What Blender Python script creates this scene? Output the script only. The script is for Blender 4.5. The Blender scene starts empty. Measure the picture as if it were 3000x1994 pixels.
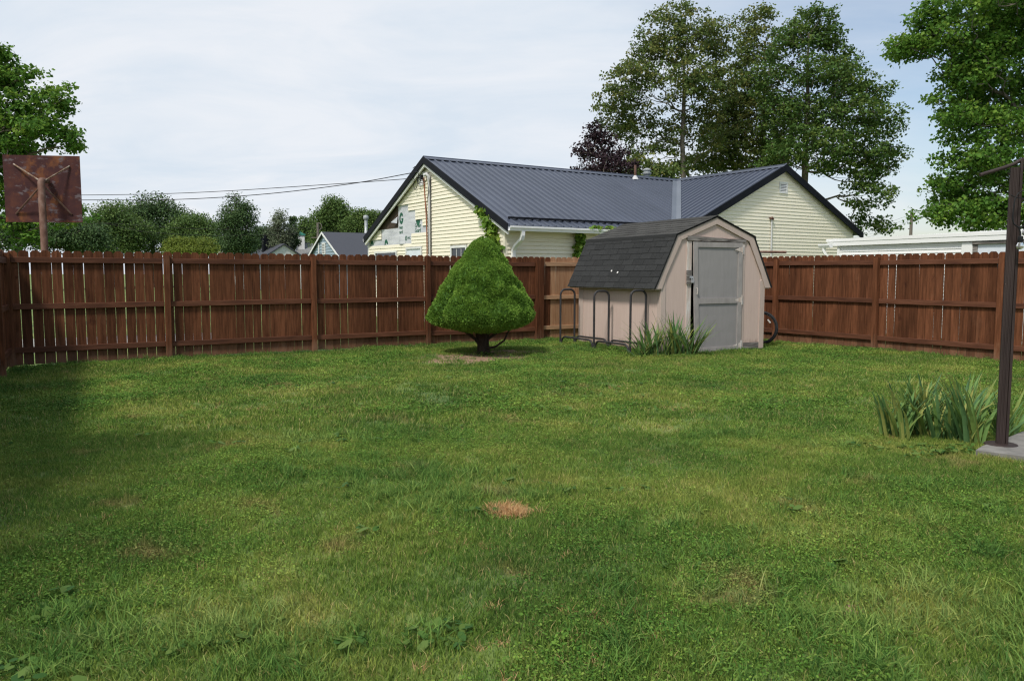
import bpy, math, random
import numpy as np
from mathutils import Vector, Matrix

S = bpy.context.scene
COL = S.collection
PI = math.pi
# ------------------------------------------------------------------ camera
PITCH, FPX, CAMH = 0.0856, 2300.0, 1.45          # focal length in pixels of the 3000 px wide photograph
cd = bpy.data.cameras.new('camera')
cam = bpy.data.objects.new('camera', cd)
COL.objects.link(cam)
cam.location = (0, 0, CAMH)
cam.rotation_euler = (PI / 2 - PITCH, 0, 0)
cd.sensor_fit = 'HORIZONTAL'
cd.sensor_width = 23.5
cd.lens = 23.5 * FPX / 3000
cd.clip_start = 0.05
cd.clip_end = 3000
S.camera = cam
# ------------------------------------------------------------------ world, sun, exposure
SUN_EL, SUN_AZ = 54.0, 211.0                     # sun behind the photographer's left shoulder, veiled by thin cloud
w = bpy.data.worlds.new('World')
S.world = w
w.use_nodes = True
nt = w.node_tree
nt.nodes.clear()
out = nt.nodes.new('ShaderNodeOutputWorld')
bg = nt.nodes.new('ShaderNodeBackground')
bgc = nt.nodes.new('ShaderNodeBackground')
mixs = nt.nodes.new('ShaderNodeMixShader')
sky = nt.nodes.new('ShaderNodeTexSky')
sky.sky_type = 'NISHITA'
sky.sun_disc = False
sky.sun_elevation = math.radians(SUN_EL)
sky.sun_rotation = math.radians(SUN_AZ)
sky.air_density = 1.1
sky.dust_density = 1.2
bg.inputs[1].default_value = 0.10
nt.links.new(sky.outputs[0], bg.inputs[0])
tc = nt.nodes.new('ShaderNodeTexCoord')
sep = nt.nodes.new('ShaderNodeSeparateXYZ')
nt.links.new(tc.outputs['Generated'], sep.inputs[0])
zadd = nt.nodes.new('ShaderNodeMath'); zadd.operation = 'ADD'; zadd.inputs[1].default_value = 0.22
zmax = nt.nodes.new('ShaderNodeMath'); zmax.operation = 'MAXIMUM'; zmax.inputs[1].default_value = 0.05
nt.links.new(sep.outputs[2], zadd.inputs[0]); nt.links.new(zadd.outputs[0], zmax.inputs[0])
dv = nt.nodes.new('ShaderNodeVectorMath'); dv.operation = 'DIVIDE'
cz = nt.nodes.new('ShaderNodeCombineXYZ')
for i in range(3):
    nt.links.new(zmax.outputs[0], cz.inputs[i])
nt.links.new(tc.outputs['Generated'], dv.inputs[0]); nt.links.new(cz.outputs[0], dv.inputs[1])
n1 = nt.nodes.new('ShaderNodeTexNoise'); n1.inputs['Scale'].default_value = 1.1; n1.inputs['Detail'].default_value = 7
n1.inputs['Roughness'].default_value = 0.55; n1.inputs['Distortion'].default_value = 0.35
n2 = nt.nodes.new('ShaderNodeTexNoise'); n2.inputs['Scale'].default_value = 2.6; n2.inputs['Detail'].default_value = 8
n2.inputs['Roughness'].default_value = 0.6; n2.inputs['Distortion'].default_value = 0.5
mp = nt.nodes.new('ShaderNodeMapping'); mp.inputs['Location'].default_value = (3.1, 1.7, 0.4); mp.inputs['Scale'].default_value = (0.55, 1.0, 1.0)
nt.links.new(dv.outputs[0], mp.inputs[0])
nt.links.new(mp.outputs[0], n1.inputs['Vector']); nt.links.new(mp.outputs[0], n2.inputs['Vector'])
# cover: thin veil nearly everywhere, thinner towards +X
cov = nt.nodes.new('ShaderNodeMath'); cov.operation = 'MULTIPLY_ADD'; cov.inputs[1].default_value = -0.85; cov.inputs[2].default_value = 0.24
nt.links.new(sep.outputs[0], cov.inputs[0])
sm = nt.nodes.new('ShaderNodeMath'); sm.operation = 'ADD'
nt.links.new(n1.outputs[0], sm.inputs[0]); nt.links.new(cov.outputs[0], sm.inputs[1])
rp = nt.nodes.new('ShaderNodeMapRange'); rp.inputs[1].default_value = 0.32; rp.inputs[2].default_value = 0.66
rp.inputs[3].default_value = 0.18; rp.inputs[4].default_value = 0.97
nt.links.new(sm.outputs[0], rp.inputs[0])
cr = nt.nodes.new('ShaderNodeValToRGB')
cr.color_ramp.elements[0].position = 0.36; cr.color_ramp.elements[0].color = (0.52, 0.58, 0.65, 1)
cr.color_ramp.elements[1].position = 0.64; cr.color_ramp.elements[1].color = (0.62, 0.645, 0.685, 1)
nt.links.new(n2.outputs[0], cr.inputs[0])
nt.links.new(cr.outputs[0], bgc.inputs[0]); bgc.inputs[1].default_value = 1.0
nt.links.new(rp.outputs[0], mixs.inputs[0]); nt.links.new(bg.outputs[0], mixs.inputs[1]); nt.links.new(bgc.outputs[0], mixs.inputs[2])
nt.links.new(mixs.outputs[0], out.inputs[0])

sl_ = bpy.data.lights.new('sun', 'SUN')
sl_.energy = 2.5
sl_.angle = math.radians(9.0)
sl_.color = (1.0, 0.95, 0.87)
sun = bpy.data.objects.new('sun', sl_)
COL.objects.link(sun)
az = math.radians(SUN_AZ); el = math.radians(SUN_EL)
TO_SUN = Vector((math.sin(az) * math.cos(el), math.cos(az) * math.cos(el), math.sin(el)))
sun.rotation_euler = TO_SUN.to_track_quat('Z', 'Y').to_euler()
sun.location = (-8, -10, 30)
S.view_settings.view_transform = 'Standard'
S.view_settings.look = 'None'
S.view_settings.exposure = 0.45
S.view_settings.gamma = 1.0
S.view_settings.use_curve_mapping = False
S.cycles.use_denoising = True
S.cycles.denoiser = 'OPENIMAGEDENOISE'
S.cycles.denoising_input_passes = 'RGB_ALBEDO_NORMAL'
S.cycles.denoising_prefilter = 'ACCURATE'
S.cycles.use_adaptive_sampling = False
S.cycles.use_light_tree = False
S.cycles.caustics_reflective = False
S.cycles.caustics_refractive = False
w.cycles.sampling_method = 'MANUAL'
w.cycles.sample_map_resolution = 1024
S.cycles.pixel_filter_type = 'BLACKMAN_HARRIS'
S.cycles.filter_width = 1.25
S.cycles.sample_clamp_indirect = 4.0
S.cycles.max_bounces = 6
S.cycles.transparent_max_bounces = 6

# ------------------------------------------------------------------ helpers
def at(px, py, Y):
    """the point seen at photo pixel (px, py) that lies Y metres in front of the camera"""
    a = (px - 1500) / FPX; b = -(py - 997) / FPX
    c, s = math.cos(PITCH), math.sin(PITCH)
    dy = c + b * s; dz = -s + b * c
    t = Y / dy
    return Vector((a * t, Y, CAMH + dz * t))

def tag(o, label=None, cat=None, group=None, kind=None):
    if label: o['label'] = label
    if cat: o['category'] = cat
    if group: o['group'] = group
    if kind: o['kind'] = kind
    return o

def thing(name, label, cat, loc=(0, 0, 0), rotz=0.0, group=None):
    o = bpy.data.objects.new(name, None)
    o.empty_display_size = 0.2
    o.location = loc
    o.rotation_euler = (0, 0, rotz)
    COL.objects.link(o)
    return tag(o, label, cat, group)

def put(name, mesh, parent=None, loc=None, rot=None, scale=None):
    o = bpy.data.objects.new(name, mesh)
    if parent is not None: o.parent = parent
    if loc is not None: o.location = loc
    if rot is not None: o.rotation_euler = rot
    if scale is not None: o.scale = scale
    COL.objects.link(o)
    return o

class MB:
    def __init__(self):
        self.v = []; self.f = []; self.m = []
    def poly(self, pts, mi=0):
        b = len(self.v)
        self.v += [tuple(p) for p in pts]
        self.f.append(tuple(range(b, b + len(pts)))); self.m.append(mi)
    def add(self, vs, fs, mi=0):
        b = len(self.v)
        self.v += [tuple(p) for p in vs]
        for q in fs:
            self.f.append(tuple(b + i for i in q)); self.m.append(mi)
    def box(self, x0, x1, y0, y1, z0, z1, mi=0, M=None):
        vs = [Vector((x, y, z)) for x in (x0, x1) for y in (y0, y1) for z in (z0, z1)]
        if M is not None: vs = [M @ p for p in vs]
        self.add(vs, [(0, 1, 3, 2), (4, 6, 7, 5), (0, 4, 5, 1), (2, 3, 7, 6), (0, 2, 6, 4), (1, 5, 7, 3)], mi)
    def prism(self, pts, d, mi=0):
        """polygon pts (3-D, planar) extruded by vector d"""
        n = len(pts); d = Vector(d)
        a = [Vector(p) for p in pts]
        vs = a + [p + d for p in a]
        fs = [tuple(range(n))[::-1], tuple(range(n, 2 * n))] + [(i, (i + 1) % n, n + (i + 1) % n, n + i) for i in range(n)]
        self.add(vs, fs, mi)
    def tube(self, pts, r, n=8, mi=0, caps=True):
        pts = [Vector(p) for p in pts]
        rs = r if isinstance(r, (list, tuple)) else [r] * len(pts)
        vs = []; prev = None
        for i, p in enumerate(pts):
            t = (pts[min(i + 1, len(pts) - 1)] - pts[max(i - 1, 0)])
            if t.length < 1e-9: t = Vector((0, 0, 1))
            t.normalize()
            if prev is None:
                a = Vector((0, 0, 1)) if abs(t.z) < 0.9 else Vector((1, 0, 0))
                x = t.cross(a).normalized()
            else:
                x = (prev - t * prev.dot(t))
                x = x.normalized() if x.length > 1e-6 else t.orthogonal().normalized()
            prev = x; y = t.cross(x)
            for k in range(n):
                q = 2 * PI * k / n
                vs.append(p + (x * math.cos(q) + y * math.sin(q)) * rs[i])
        fs = []
        for i in range(len(pts) - 1):
            for k in range(n):
                fs.append((i * n + k, i * n + (k + 1) % n, (i + 1) * n + (k + 1) % n, (i + 1) * n + k))
        if caps:
            fs.append(tuple(range(n))[::-1]); fs.append(tuple(range((len(pts) - 1) * n, len(pts) * n)))
        self.add(vs, fs, mi)
    def lathe(self, prof, c=(0, 0, 0), n=16, mi=0, axis=None):
        vs = []; c = Vector(c)
        R = Matrix.Identity(3) if axis is None else Vector(axis).to_track_quat('Z', 'Y').to_matrix()
        for r, z in prof:
            for k in range(n):
                q = 2 * PI * k / n
                vs.append(c + R @ Vector((r * math.cos(q), r * math.sin(q), z)))
        fs = []
        for i in range(len(prof) - 1):
            for k in range(n):
                fs.append((i * n + k, i * n + (k + 1) % n, (i + 1) * n + (k + 1) % n, (i + 1) * n + k))
        self.add(vs, fs, mi)
    def mesh(self, name, mats, smooth=None):
        me = bpy.data.meshes.new(name)
        me.from_pydata(self.v, [], self.f)
        for m in (mats if isinstance(mats, (list, tuple)) else [mats]): me.materials.append(m)
        if any(self.m): me.polygons.foreach_set('material_index', self.m)
        if smooth is not None:
            me.polygons.foreach_set('use_smooth', [True] * len(me.polygons))
            me.set_sharp_from_angle(angle=math.radians(smooth))
        me.update()
        return me
    def build(self, name, mats, parent=None, smooth=None, loc=None, rot=None):
        return put(name, self.mesh(name, mats, smooth), parent, loc, rot)

def bevelled(mb, x0, x1, y0, y1, z0, z1, b=0.004):
    """box with its four long (z) edges chamfered"""
    p = [(x0 + b, y0), (x1 - b, y0), (x1, y0 + b), (x1, y1 - b), (x1 - b, y1), (x0 + b, y1), (x0, y1 - b), (x0, y0 + b)]
    mb.prism([(x, y, z0) for x, y in p], (0, 0, z1 - z0))

def quad_mesh(name, P, mat, tint=None, tri=False):
    """P: (N,4,3) array of quads -> one mesh, with a per-face-corner tint stored per vertex"""
    N, K = P.shape[0], P.shape[1]
    me = bpy.data.meshes.new(name)
    me.vertices.add(N * K); me.vertices.foreach_set('co', P.reshape(-1).astype(np.float32))
    me.loops.add(N * K); me.loops.foreach_set('vertex_index', np.arange(N * K, dtype=np.int32))
    me.polygons.add(N)
    me.polygons.foreach_set('loop_start', np.arange(0, N * K, K, dtype=np.int32))
    me.polygons.foreach_set('loop_total', np.full(N, K, dtype=np.int32))
    me.materials.append(mat)
    if tint is not None:
        a = me.attributes.new('tint', 'FLOAT', 'POINT')
        a.data.foreach_set('value', np.repeat(tint, K).astype(np.float32))
    me.update(calc_edges=True)
    return me

# ------------------------------------------------------------------ materials
def mat(name, cols, scale=8.0, stretch=(1, 1, 1), rough=0.7, bump=0.0, rnd=0.0, detail=5, metal=0.0, coord='Object',
        spots=None, spec=0.2, contrast=(0.3, 0.7), splash=None):
    """noise-mixed base colour; rnd = per-object brightness spread; spots = (colour, scale, lo, hi, stretch)"""
    m = bpy.data.materials.new(name); m.use_nodes = True
    nt = m.node_tree; L = nt.links; b = nt.nodes['Principled BSDF']
    b.inputs['Roughness'].default_value = rough
    b.inputs['Metallic'].default_value = metal
    b.inputs['Specular IOR Level'].default_value = spec
    tc = nt.nodes.new('ShaderNodeTexCoord'); oi = nt.nodes.new('ShaderNodeObjectInfo')
    mul = nt.nodes.new('ShaderNodeMath'); mul.operation = 'MULTIPLY'; mul.inputs[1].default_value = 57.0
    L.new(oi.outputs['Random'], mul.inputs[0])
    off = nt.nodes.new('ShaderNodeVectorMath'); off.operation = 'ADD'
    src = tc.outputs[coord]
    if coord == 'World':
        src = None
    L.new(src, off.inputs[0]); L.new(mul.outputs[0], off.inputs[1])
    def noise(sc, st, det=detail, ro=0.6):
        mp = nt.nodes.new('ShaderNodeMapping'); mp.inputs['Scale'].default_value = st
        L.new(off.outputs[0], mp.inputs[0])
        n = nt.nodes.new('ShaderNodeTexNoise'); n.inputs['Scale'].default_value = sc; n.inputs['Detail'].default_value = det
        n.inputs['Roughness'].default_value = ro
        L.new(mp.outputs[0], n.inputs['Vector'])
        return n.outputs[0]
    n = noise(scale, stretch)
    ramp = nt.nodes.new('ShaderNodeValToRGB')
    e = ramp.color_ramp.elements
    k = len(cols)
    while len(e) < k: e.new(0.5)
    for i, c in enumerate(cols):
        e[i].position = contrast[0] + (contrast[1] - contrast[0]) * i / max(1, k - 1)
        e[i].color = (*c, 1)
    L.new(n, ramp.inputs[0])
    c = ramp.outputs[0]
    for sp in (spots or []):
        sc, s2, lo, hi, st = sp
        q = noise(s2, st, 6, 0.65)
        mr = nt.nodes.new('ShaderNodeMapRange'); mr.inputs[1].default_value = lo; mr.inputs[2].default_value = hi
        L.new(q, mr.inputs[0])
        mx = nt.nodes.new('ShaderNodeMix'); mx.data_type = 'RGBA'
        L.new(mr.outputs[0], mx.inputs[0]); L.new(c, mx.inputs[6]); mx.inputs[7].default_value = (*sc, 1)
        c = mx.outputs[2]
    if splash:
        sc, hgt, amt = splash
        sx = nt.nodes.new('ShaderNodeSeparateXYZ'); L.new(tc.outputs['Object'], sx.inputs[0])
        q = noise(5.0, (3, 3, 1.0), 5, 0.65)
        ad = nt.nodes.new('ShaderNodeMath'); ad.operation = 'MULTIPLY_ADD'; ad.inputs[1].default_value = -hgt * 2.2; L.new(q, ad.inputs[0])
        ad2 = nt.nodes.new('ShaderNodeMath'); ad2.operation = 'ADD'; L.new(sx.outputs[2], ad.inputs[2])
        mr = nt.nodes.new('ShaderNodeMapRange'); mr.inputs[1].default_value = -hgt * 0.15; mr.inputs[2].default_value = -hgt * 1.0; mr.inputs[4].default_value = amt
        L.new(ad.outputs[0], mr.inputs[0])
        mx = nt.nodes.new('ShaderNodeMix'); mx.data_type = 'RGBA'
        L.new(mr.outputs[0], mx.inputs[0]); L.new(c, mx.inputs[6]); mx.inputs[7].default_value = (*sc, 1); c = mx.outputs[2]
    hs = nt.nodes.new('ShaderNodeHueSaturation')
    val = nt.nodes.new('ShaderNodeMapRange')
    val.inputs[3].default_value = 1 - rnd; val.inputs[4].default_value = 1 + rnd
    L.new(oi.outputs['Random'], val.inputs[0]); L.new(val.outputs[0], hs.inputs['Value'])
    L.new(c, hs.inputs['Color']); c = hs.outputs[0]
    L.new(c, b.inputs['Base Color'])
    if bump:
        bn = nt.nodes.new('ShaderNodeBump'); bn.inputs['Strength'].default_value = bump; bn.inputs['Distance'].default_value = 0.01
        L.new(n, bn.inputs['Height']); L.new(bn.outputs[0], b.inputs['Normal'])
    return m

def glass_mat(name):
    m = bpy.data.materials.new(name); m.use_nodes = True
    b = m.node_tree.nodes['Principled BSDF']
    b.inputs['Base Color'].default_value = (0.95, 0.95, 0.92, 1); b.inputs['Transmission Weight'].default_value = 0.85; b.inputs['Roughness'].default_value = 0.08; b.inputs['IOR'].default_value = 1.3
    return m

def leaf_mat(name, cols, trans=0.35, rough=0.5, attr='tint'):
    m = bpy.data.materials.new(name); m.use_nodes = True
    nt = m.node_tree; L = nt.links; b = nt.nodes['Principled BSDF']; o = nt.nodes['Material Output']
    b.inputs['Roughness'].default_value = rough; b.inputs['Specular IOR Level'].default_value = 0.10
    if attr == 'random':
        a = nt.nodes.new('ShaderNodeObjectInfo').outputs['Random']
    else:
        a = nt.nodes.new('ShaderNodeAttribute'); a.attribute_name = attr; a = a.outputs['Fac']
    r = nt.nodes.new('ShaderNodeValToRGB'); e = r.color_ramp.elements
    while len(e) < len(cols): e.new(0.5)
    for i, c in enumerate(cols):
        e[i].position = i / max(1, len(cols) - 1); e[i].color = (*c, 1)
    L.new(a, r.inputs[0]); L.new(r.outputs[0], b.inputs['Base Color'])
    t = nt.nodes.new('ShaderNodeBsdfTranslucent')
    hs = nt.nodes.new('ShaderNodeHueSaturation'); hs.inputs['Value'].default_value = 1.3; hs.inputs['Hue'].default_value = 0.485
    L.new(r.outputs[0], hs.inputs['Color']); L.new(hs.outputs[0], t.inputs[0])
    mx = nt.nodes.new('ShaderNodeMixShader'); mx.inputs[0].default_value = trans
    L.new(b.outputs[0], mx.inputs[1]); L.new(t.outputs[0], mx.inputs[2]); L.new(mx.outputs[0], o.inputs[0])
    return m

def lawn_nodes(nt):
    """the lawn's own colour, patchy over the ground (world position): blue-green clover, green grass, olive and straw patches"""
    L = nt.links
    g = nt.nodes.new('ShaderNodeNewGeometry')
    def noise(sc, loc, det=4):
        mp = nt.nodes.new('ShaderNodeMapping'); mp.inputs['Location'].default_value = loc; mp.inputs['Scale'].default_value = (1, 1, 0)
        L.new(g.outputs['Position'], mp.inputs[0])
        n = nt.nodes.new('ShaderNodeTexNoise'); n.inputs['Scale'].default_value = sc; n.inputs['Detail'].default_value = det
        n.inputs['Roughness'].default_value = 0.65
        L.new(mp.outputs[0], n.inputs['Vector']); return n.outputs[0]
    a = noise(0.75, (3, 1, 0), 5)
    r = nt.nodes.new('ShaderNodeValToRGB'); e = r.color_ramp.elements
    e[0].position = 0.34; e[0].color = (0.095, 0.180, 0.036, 1)
    e[1].position = 0.65; e[1].color = (0.285, 0.335, 0.080, 1)
    q = e.new(0.47); q.color = (0.138, 0.240, 0.044, 1)
    q = e.new(0.56); q.color = (0.200, 0.285, 0.056, 1)
    L.new(a, r.inputs[0])
    b = noise(1.7, (11, 5, 0), 5)
    mr = nt.nodes.new('ShaderNodeMapRange'); mr.inputs[1].default_value = 0.585; mr.inputs[2].default_value = 0.72; mr.inputs[4].default_value = 0.75
    L.new(b, mr.inputs[0])
    mx = nt.nodes.new('ShaderNodeMix'); mx.data_type = 'RGBA'
    L.new(mr.outputs[0], mx.inputs[0]); L.new(r.outputs[0], mx.inputs[6]); mx.inputs[7].default_value = (0.38, 0.28, 0.12, 1)
    return mx.outputs[2]

def grass_mat(name, jitter=0.35, trans=0.3, shift=(1, 1, 1), straw=0.75):
    m = bpy.data.materials.new(name); m.use_nodes = True
    nt = m.node_tree; L = nt.links; b = nt.nodes['Principled BSDF']; o = nt.nodes['Material Output']
    b.inputs['Roughness'].default_value = 0.7; b.inputs['Specular IOR Level'].default_value = 0.08
    c = lawn_nodes(nt)
    mlt = nt.nodes.new('ShaderNodeMix'); mlt.data_type = 'RGBA'; mlt.blend_type = 'MULTIPLY'; mlt.inputs[0].default_value = 1
    mlt.inputs[7].default_value = (*shift, 1); L.new(c, mlt.inputs[6]); c = mlt.outputs[2]
    a = nt.nodes.new('ShaderNodeAttribute'); a.attribute_name = 'tint'
    mr = nt.nodes.new('ShaderNodeMapRange'); mr.inputs[3].default_value = 1 - jitter; mr.inputs[4].default_value = 1 + jitter
    L.new(a.outputs['Fac'], mr.inputs[0])
    ms = nt.nodes.new('ShaderNodeMapRange'); ms.inputs[1].default_value = 0.86; ms.inputs[2].default_value = 0.96; ms.inputs[4].default_value = straw; L.new(a.outputs['Fac'], ms.inputs[0])
    m2 = nt.nodes.new('ShaderNodeMix'); m2.data_type = 'RGBA'; L.new(ms.outputs[0], m2.inputs[0]); L.new(c, m2.inputs[6]); m2.inputs[7].default_value = (0.36, 0.29, 0.13, 1); c = m2.outputs[2]
    hs = nt.nodes.new('ShaderNodeHueSaturation'); L.new(mr.outputs[0], hs.inputs['Value']); L.new(c, hs.inputs['Color'])
    mh = nt.nodes.new('ShaderNodeMapRange'); mh.inputs[3].default_value = 0.515; mh.inputs[4].default_value = 0.475
    L.new(a.outputs['Fac'], mh.inputs[0]); L.new(mh.outputs[0], hs.inputs['Hue'])
    L.new(hs.outputs[0], b.inputs['Base Color'])
    t = nt.nodes.new('ShaderNodeBsdfTranslucent'); L.new(hs.outputs[0], t.inputs[0])
    mx = nt.nodes.new('ShaderNodeMixShader'); mx.inputs[0].default_value = trans
    L.new(b.outputs[0], mx.inputs[1]); L.new(t.outputs[0], mx.inputs[2]); L.new(mx.outputs[0], o.inputs[0])
    return m

M = {}
M['stain'] = mat('stained_wood', [(0.066, 0.025, 0.012), (0.117, 0.044, 0.021), (0.174, 0.067, 0.033)], 3.2, (9, 9, 0.7), 0.75, 0.25, 0.30,
                 spots=[((0.040, 0.013, 0.008), 5.0, 0.62, 0.75, (1.0, 1, 0.45)), ((0.165, 0.075, 0.042), 2.2, 0.60, 0.80, (1, 1, 0.6))], spec=0.1, splash=((0.19, 0.105, 0.065), 0.30, 0.7))
M['stain_rail'] = mat('stained_rail', [(0.067, 0.025, 0.015), (0.109, 0.042, 0.022), (0.151, 0.061, 0.035)], 3.0, (0.8, 9, 9), 0.72, 0.2, 0.15)
M['newwood'] = mat('fresh_pine', [(0.27, 0.135, 0.07), (0.36, 0.20, 0.11), (0.43, 0.26, 0.15)], 3.0, (9, 9, 0.6), 0.75, 0.2, 0.14,
                   spots=[((0.22, 0.09, 0.045), 4.0, 0.64, 0.78, (1, 1, 0.4))])
M['newrail'] = mat('fresh_pine_rail', [(0.29, 0.16, 0.09), (0.40, 0.24, 0.14), (0.47, 0.30, 0.18)], 3.0, (0.7, 9, 9), 0.75, 0.2, 0.1)
M['siding'] = mat('cream_vinyl', [(0.80, 0.74, 0.59), (0.835, 0.785, 0.64)], 2.0, (0.4, 0.4, 3), 0.45, 0.0, 0.025,
                  spots=[((0.72, 0.665, 0.51), 1.3, 0.66, 0.85, (1, 1, 1))])
M['white'] = mat('white_vinyl', [(0.80, 0.80, 0.79), (0.84, 0.84, 0.83)], 2.0, (0.5, 0.5, 3), 0.45, 0.0, 0.02)
M['trimwhite'] = mat('white_trim', [(0.66, 0.66, 0.65), (0.78, 0.78, 0.77)], 3.0, (1, 1, 1), 0.5, 0.0, 0.03)
M['roofmetal'] = mat('charcoal_roof_metal', [(0.051, 0.061, 0.087), (0.065, 0.076, 0.108)], 0.8, (1, 1, 1), 0.36, 0.0, 0.03, spec=0.5)
M['blacktrim'] = mat('black_trim', [(0.008, 0.009, 0.013), (0.013, 0.014, 0.019)], 2.0, (1, 1, 1), 0.6, 0.0, 0.0, spec=0.1)
M['valley'] = mat('valley_metal', [(0.108, 0.126, 0.156), (0.137, 0.155, 0.191)], 1.0, (1, 1, 1), 0.35, 0.0, 0.0, spec=0.5)
M['galv'] = mat('galvanised', [(0.34, 0.36, 0.37), (0.48, 0.50, 0.50)], 9.0, (1, 1, 1), 0.45, 0.0, 0.0, metal=0.3)
M['rust'] = mat('rusty_pipe', [(0.085, 0.042, 0.030), (0.145, 0.080, 0.060), (0.21, 0.14, 0.115)], 9.0, (1, 1, 0.5), 0.85, 0.3, 0.1)
M['board_rust'] = mat('rusted_backboard', [(0.040, 0.016, 0.018), (0.062, 0.022, 0.022), (0.105, 0.036, 0.024)], 3.5, (1, 1, 1), 0.75, 0.3, 0.0,
                      spots=[((0.17, 0.062, 0.026), 2.6, 0.52, 0.63, (1, 1, 0.8)), ((0.13, 0.10, 0.11), 5.0, 0.56, 0.64, (0.8, 1, 1.7))])
M['strut'] = mat('strut_flaking_paint', [(0.10, 0.05, 0.03), (0.20, 0.13, 0.09), (0.40, 0.36, 0.32)], 9.0, (1, 1, 1), 0.8, 0.2, 0.1)  # pale tones paint light from above onto the upper struts
M['shedwall'] = mat('pink_beige_plywood', [(0.53, 0.405, 0.35), (0.565, 0.435, 0.38), (0.595, 0.465, 0.41)], 4.5, (7, 7, 0.45), 0.8, 0.12, 0.0,
                    spots=[((0.30, 0.20, 0.15), 3.0, 0.66, 0.82, (3, 3, 0.8)), ((0.50, 0.32, 0.25), 2.2, 0.60, 0.80, (1, 1, 0.6))], contrast=(0.25, 0.75), splash=((0.24, 0.15, 0.105), 0.22, 0.75))
M['shedtrim'] = mat('pink_beige_trim', [(0.47, 0.37, 0.32), (0.52, 0.42, 0.37)], 5.0, (4, 4, 0.6), 0.8, 0.1, 0.05,
                    spots=[((0.24, 0.17, 0.13), 5.0, 0.68, 0.78, (1, 1, 1))])
M['peeled'] = mat('peeling_white_paint', [(0.48, 0.375, 0.32), (0.55, 0.47, 0.42), (0.68, 0.66, 0.63)], 6.0, (3, 3, 0.5), 0.8, 0.3, 0.0,
                  spots=[((0.12, 0.08, 0.06), 9.0, 0.66, 0.72, (2, 2, 0.7))])
M['weathered'] = mat('weathered_grey_wood', [(0.05, 0.042, 0.038), (0.16, 0.145, 0.135), (0.33, 0.30, 0.28)], 4.0, (0.9, 9, 9), 0.9, 0.6, 0.0,
                     spots=[((0.42, 0.33, 0.28), 6.0, 0.62, 0.68, (0.6, 2, 2))])
M['doorgrey'] = mat('grey_door_paint', [(0.268, 0.252, 0.247), (0.283, 0.267, 0.262), (0.298, 0.281, 0.276)], 3.5, (5, 5, 0.7), 0.75, 0.1, 0.0,
                    spots=[((0.25, 0.235, 0.215), 3.0, 0.66, 0.8, (2, 2, 0.6))])
M['doortrim'] = mat('grey_door_board', [(0.271, 0.248, 0.239), (0.357, 0.328, 0.313)], 5.0, (2, 2, 1.0), 0.75, 0.1, 0.06,
                    spots=[((0.36, 0.335, 0.31), 5.0, 0.66, 0.74, (1, 1, 1))])
M['shingle'] = mat('charcoal_shingle', [(0.019, 0.020, 0.0205), (0.029, 0.030, 0.030), (0.043, 0.043, 0.043)], 60.0, (1, 1, 1), 0.92, 0.4, 0.16, detail=3)
M['shingle_worn'] = mat('worn_shingle', [(0.036, 0.036, 0.033), (0.054, 0.053, 0.049), (0.076, 0.073, 0.067)], 50.0, (1, 1, 1), 0.92, 0.4, 0.2, detail=3)
M['dark'] = mat('dark_opening', [(0.012, 0.011, 0.010), (0.02, 0.018, 0.016)], 4.0, (1, 1, 1), 0.9)  # near-black that stands for the shade in openings
M['rack'] = mat('dark_grey_tube_paint', [(0.030, 0.029, 0.031), (0.046, 0.044, 0.046)], 14.0, (1, 1, 1), 0.5, 0.0, 0.0,
                spots=[((0.07, 0.045, 0.035), 12.0, 0.66, 0.74, (1, 1, 1))])
M['rubber'] = mat('black_rubber', [(0.018, 0.019, 0.021), (0.035, 0.036, 0.039)], 20.0, (1, 1, 1), 0.8)
M['steel'] = mat('bright_steel', [(0.55, 0.57, 0.60), (0.70, 0.72, 0.75)], 10.0, (1, 1, 1), 0.3, 0.0, 0.0, metal=0.7)
M['brass'] = mat('rusty_sprocket', [(0.16, 0.09, 0.025), (0.26, 0.16, 0.05)], 20.0, (1, 1, 1), 0.6, 0.0, 0.0, metal=0.4)
M['reflector'] = mat('white_reflector', [(0.72, 0.70, 0.67), (0.78, 0.76, 0.72)], 5.0, (1, 1, 1), 0.3)
M['brownpost'] = mat('brown_enamel', [(0.030, 0.021, 0.020), (0.045, 0.032, 0.030), (0.058, 0.042, 0.039)], 6.0, (3, 3, 0.3), 0.5, 0.0, 0.0)
M['cable'] = mat('black_cable', [(0.012, 0.012, 0.013), (0.020, 0.020, 0.022)], 9.0, (1, 1, 1), 0.6)
M['redcable'] = mat('copper_red_cable', [(0.23, 0.075, 0.035), (0.32, 0.115, 0.06)], 9.0, (1, 1, 1), 0.6)
M['conduit'] = mat('grey_conduit', [(0.50, 0.50, 0.51), (0.60, 0.60, 0.60)], 5.0, (2, 2, 0.4), 0.55, 0.0, 0.0,
                   spots=[((0.38, 0.36, 0.34), 4.0, 0.68, 0.76, (1, 1, 1))])
M['wrap'] = mat('house_wrap', [(0.48, 0.49, 0.53), (0.57, 0.58, 0.62), (0.65, 0.66, 0.69)], 2.6, (0.7, 0.7, 4.5), 0.5, 0.5, 0.0)
M['wrapprint'] = mat('green_print', [(0.020, 0.105, 0.065), (0.030, 0.13, 0.08)], 5.0, (1, 1, 1), 0.6)
M['sheath'] = mat('dark_sheathing', [(0.050, 0.036, 0.028), (0.085, 0.062, 0.048)], 5.0, (3, 3, 0.5), 0.9, 0.2)
M['glass'] = mat('dark_window_glass', [(0.010, 0.013, 0.016), (0.020, 0.025, 0.030)], 2.0, (1, 1, 1), 0.06, spec=0.6)
M['blind'] = mat('white_blind', [(0.66, 0.70, 0.76), (0.72, 0.76, 0.82)], 2.0, (1, 1, 1), 0.4)
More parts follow.
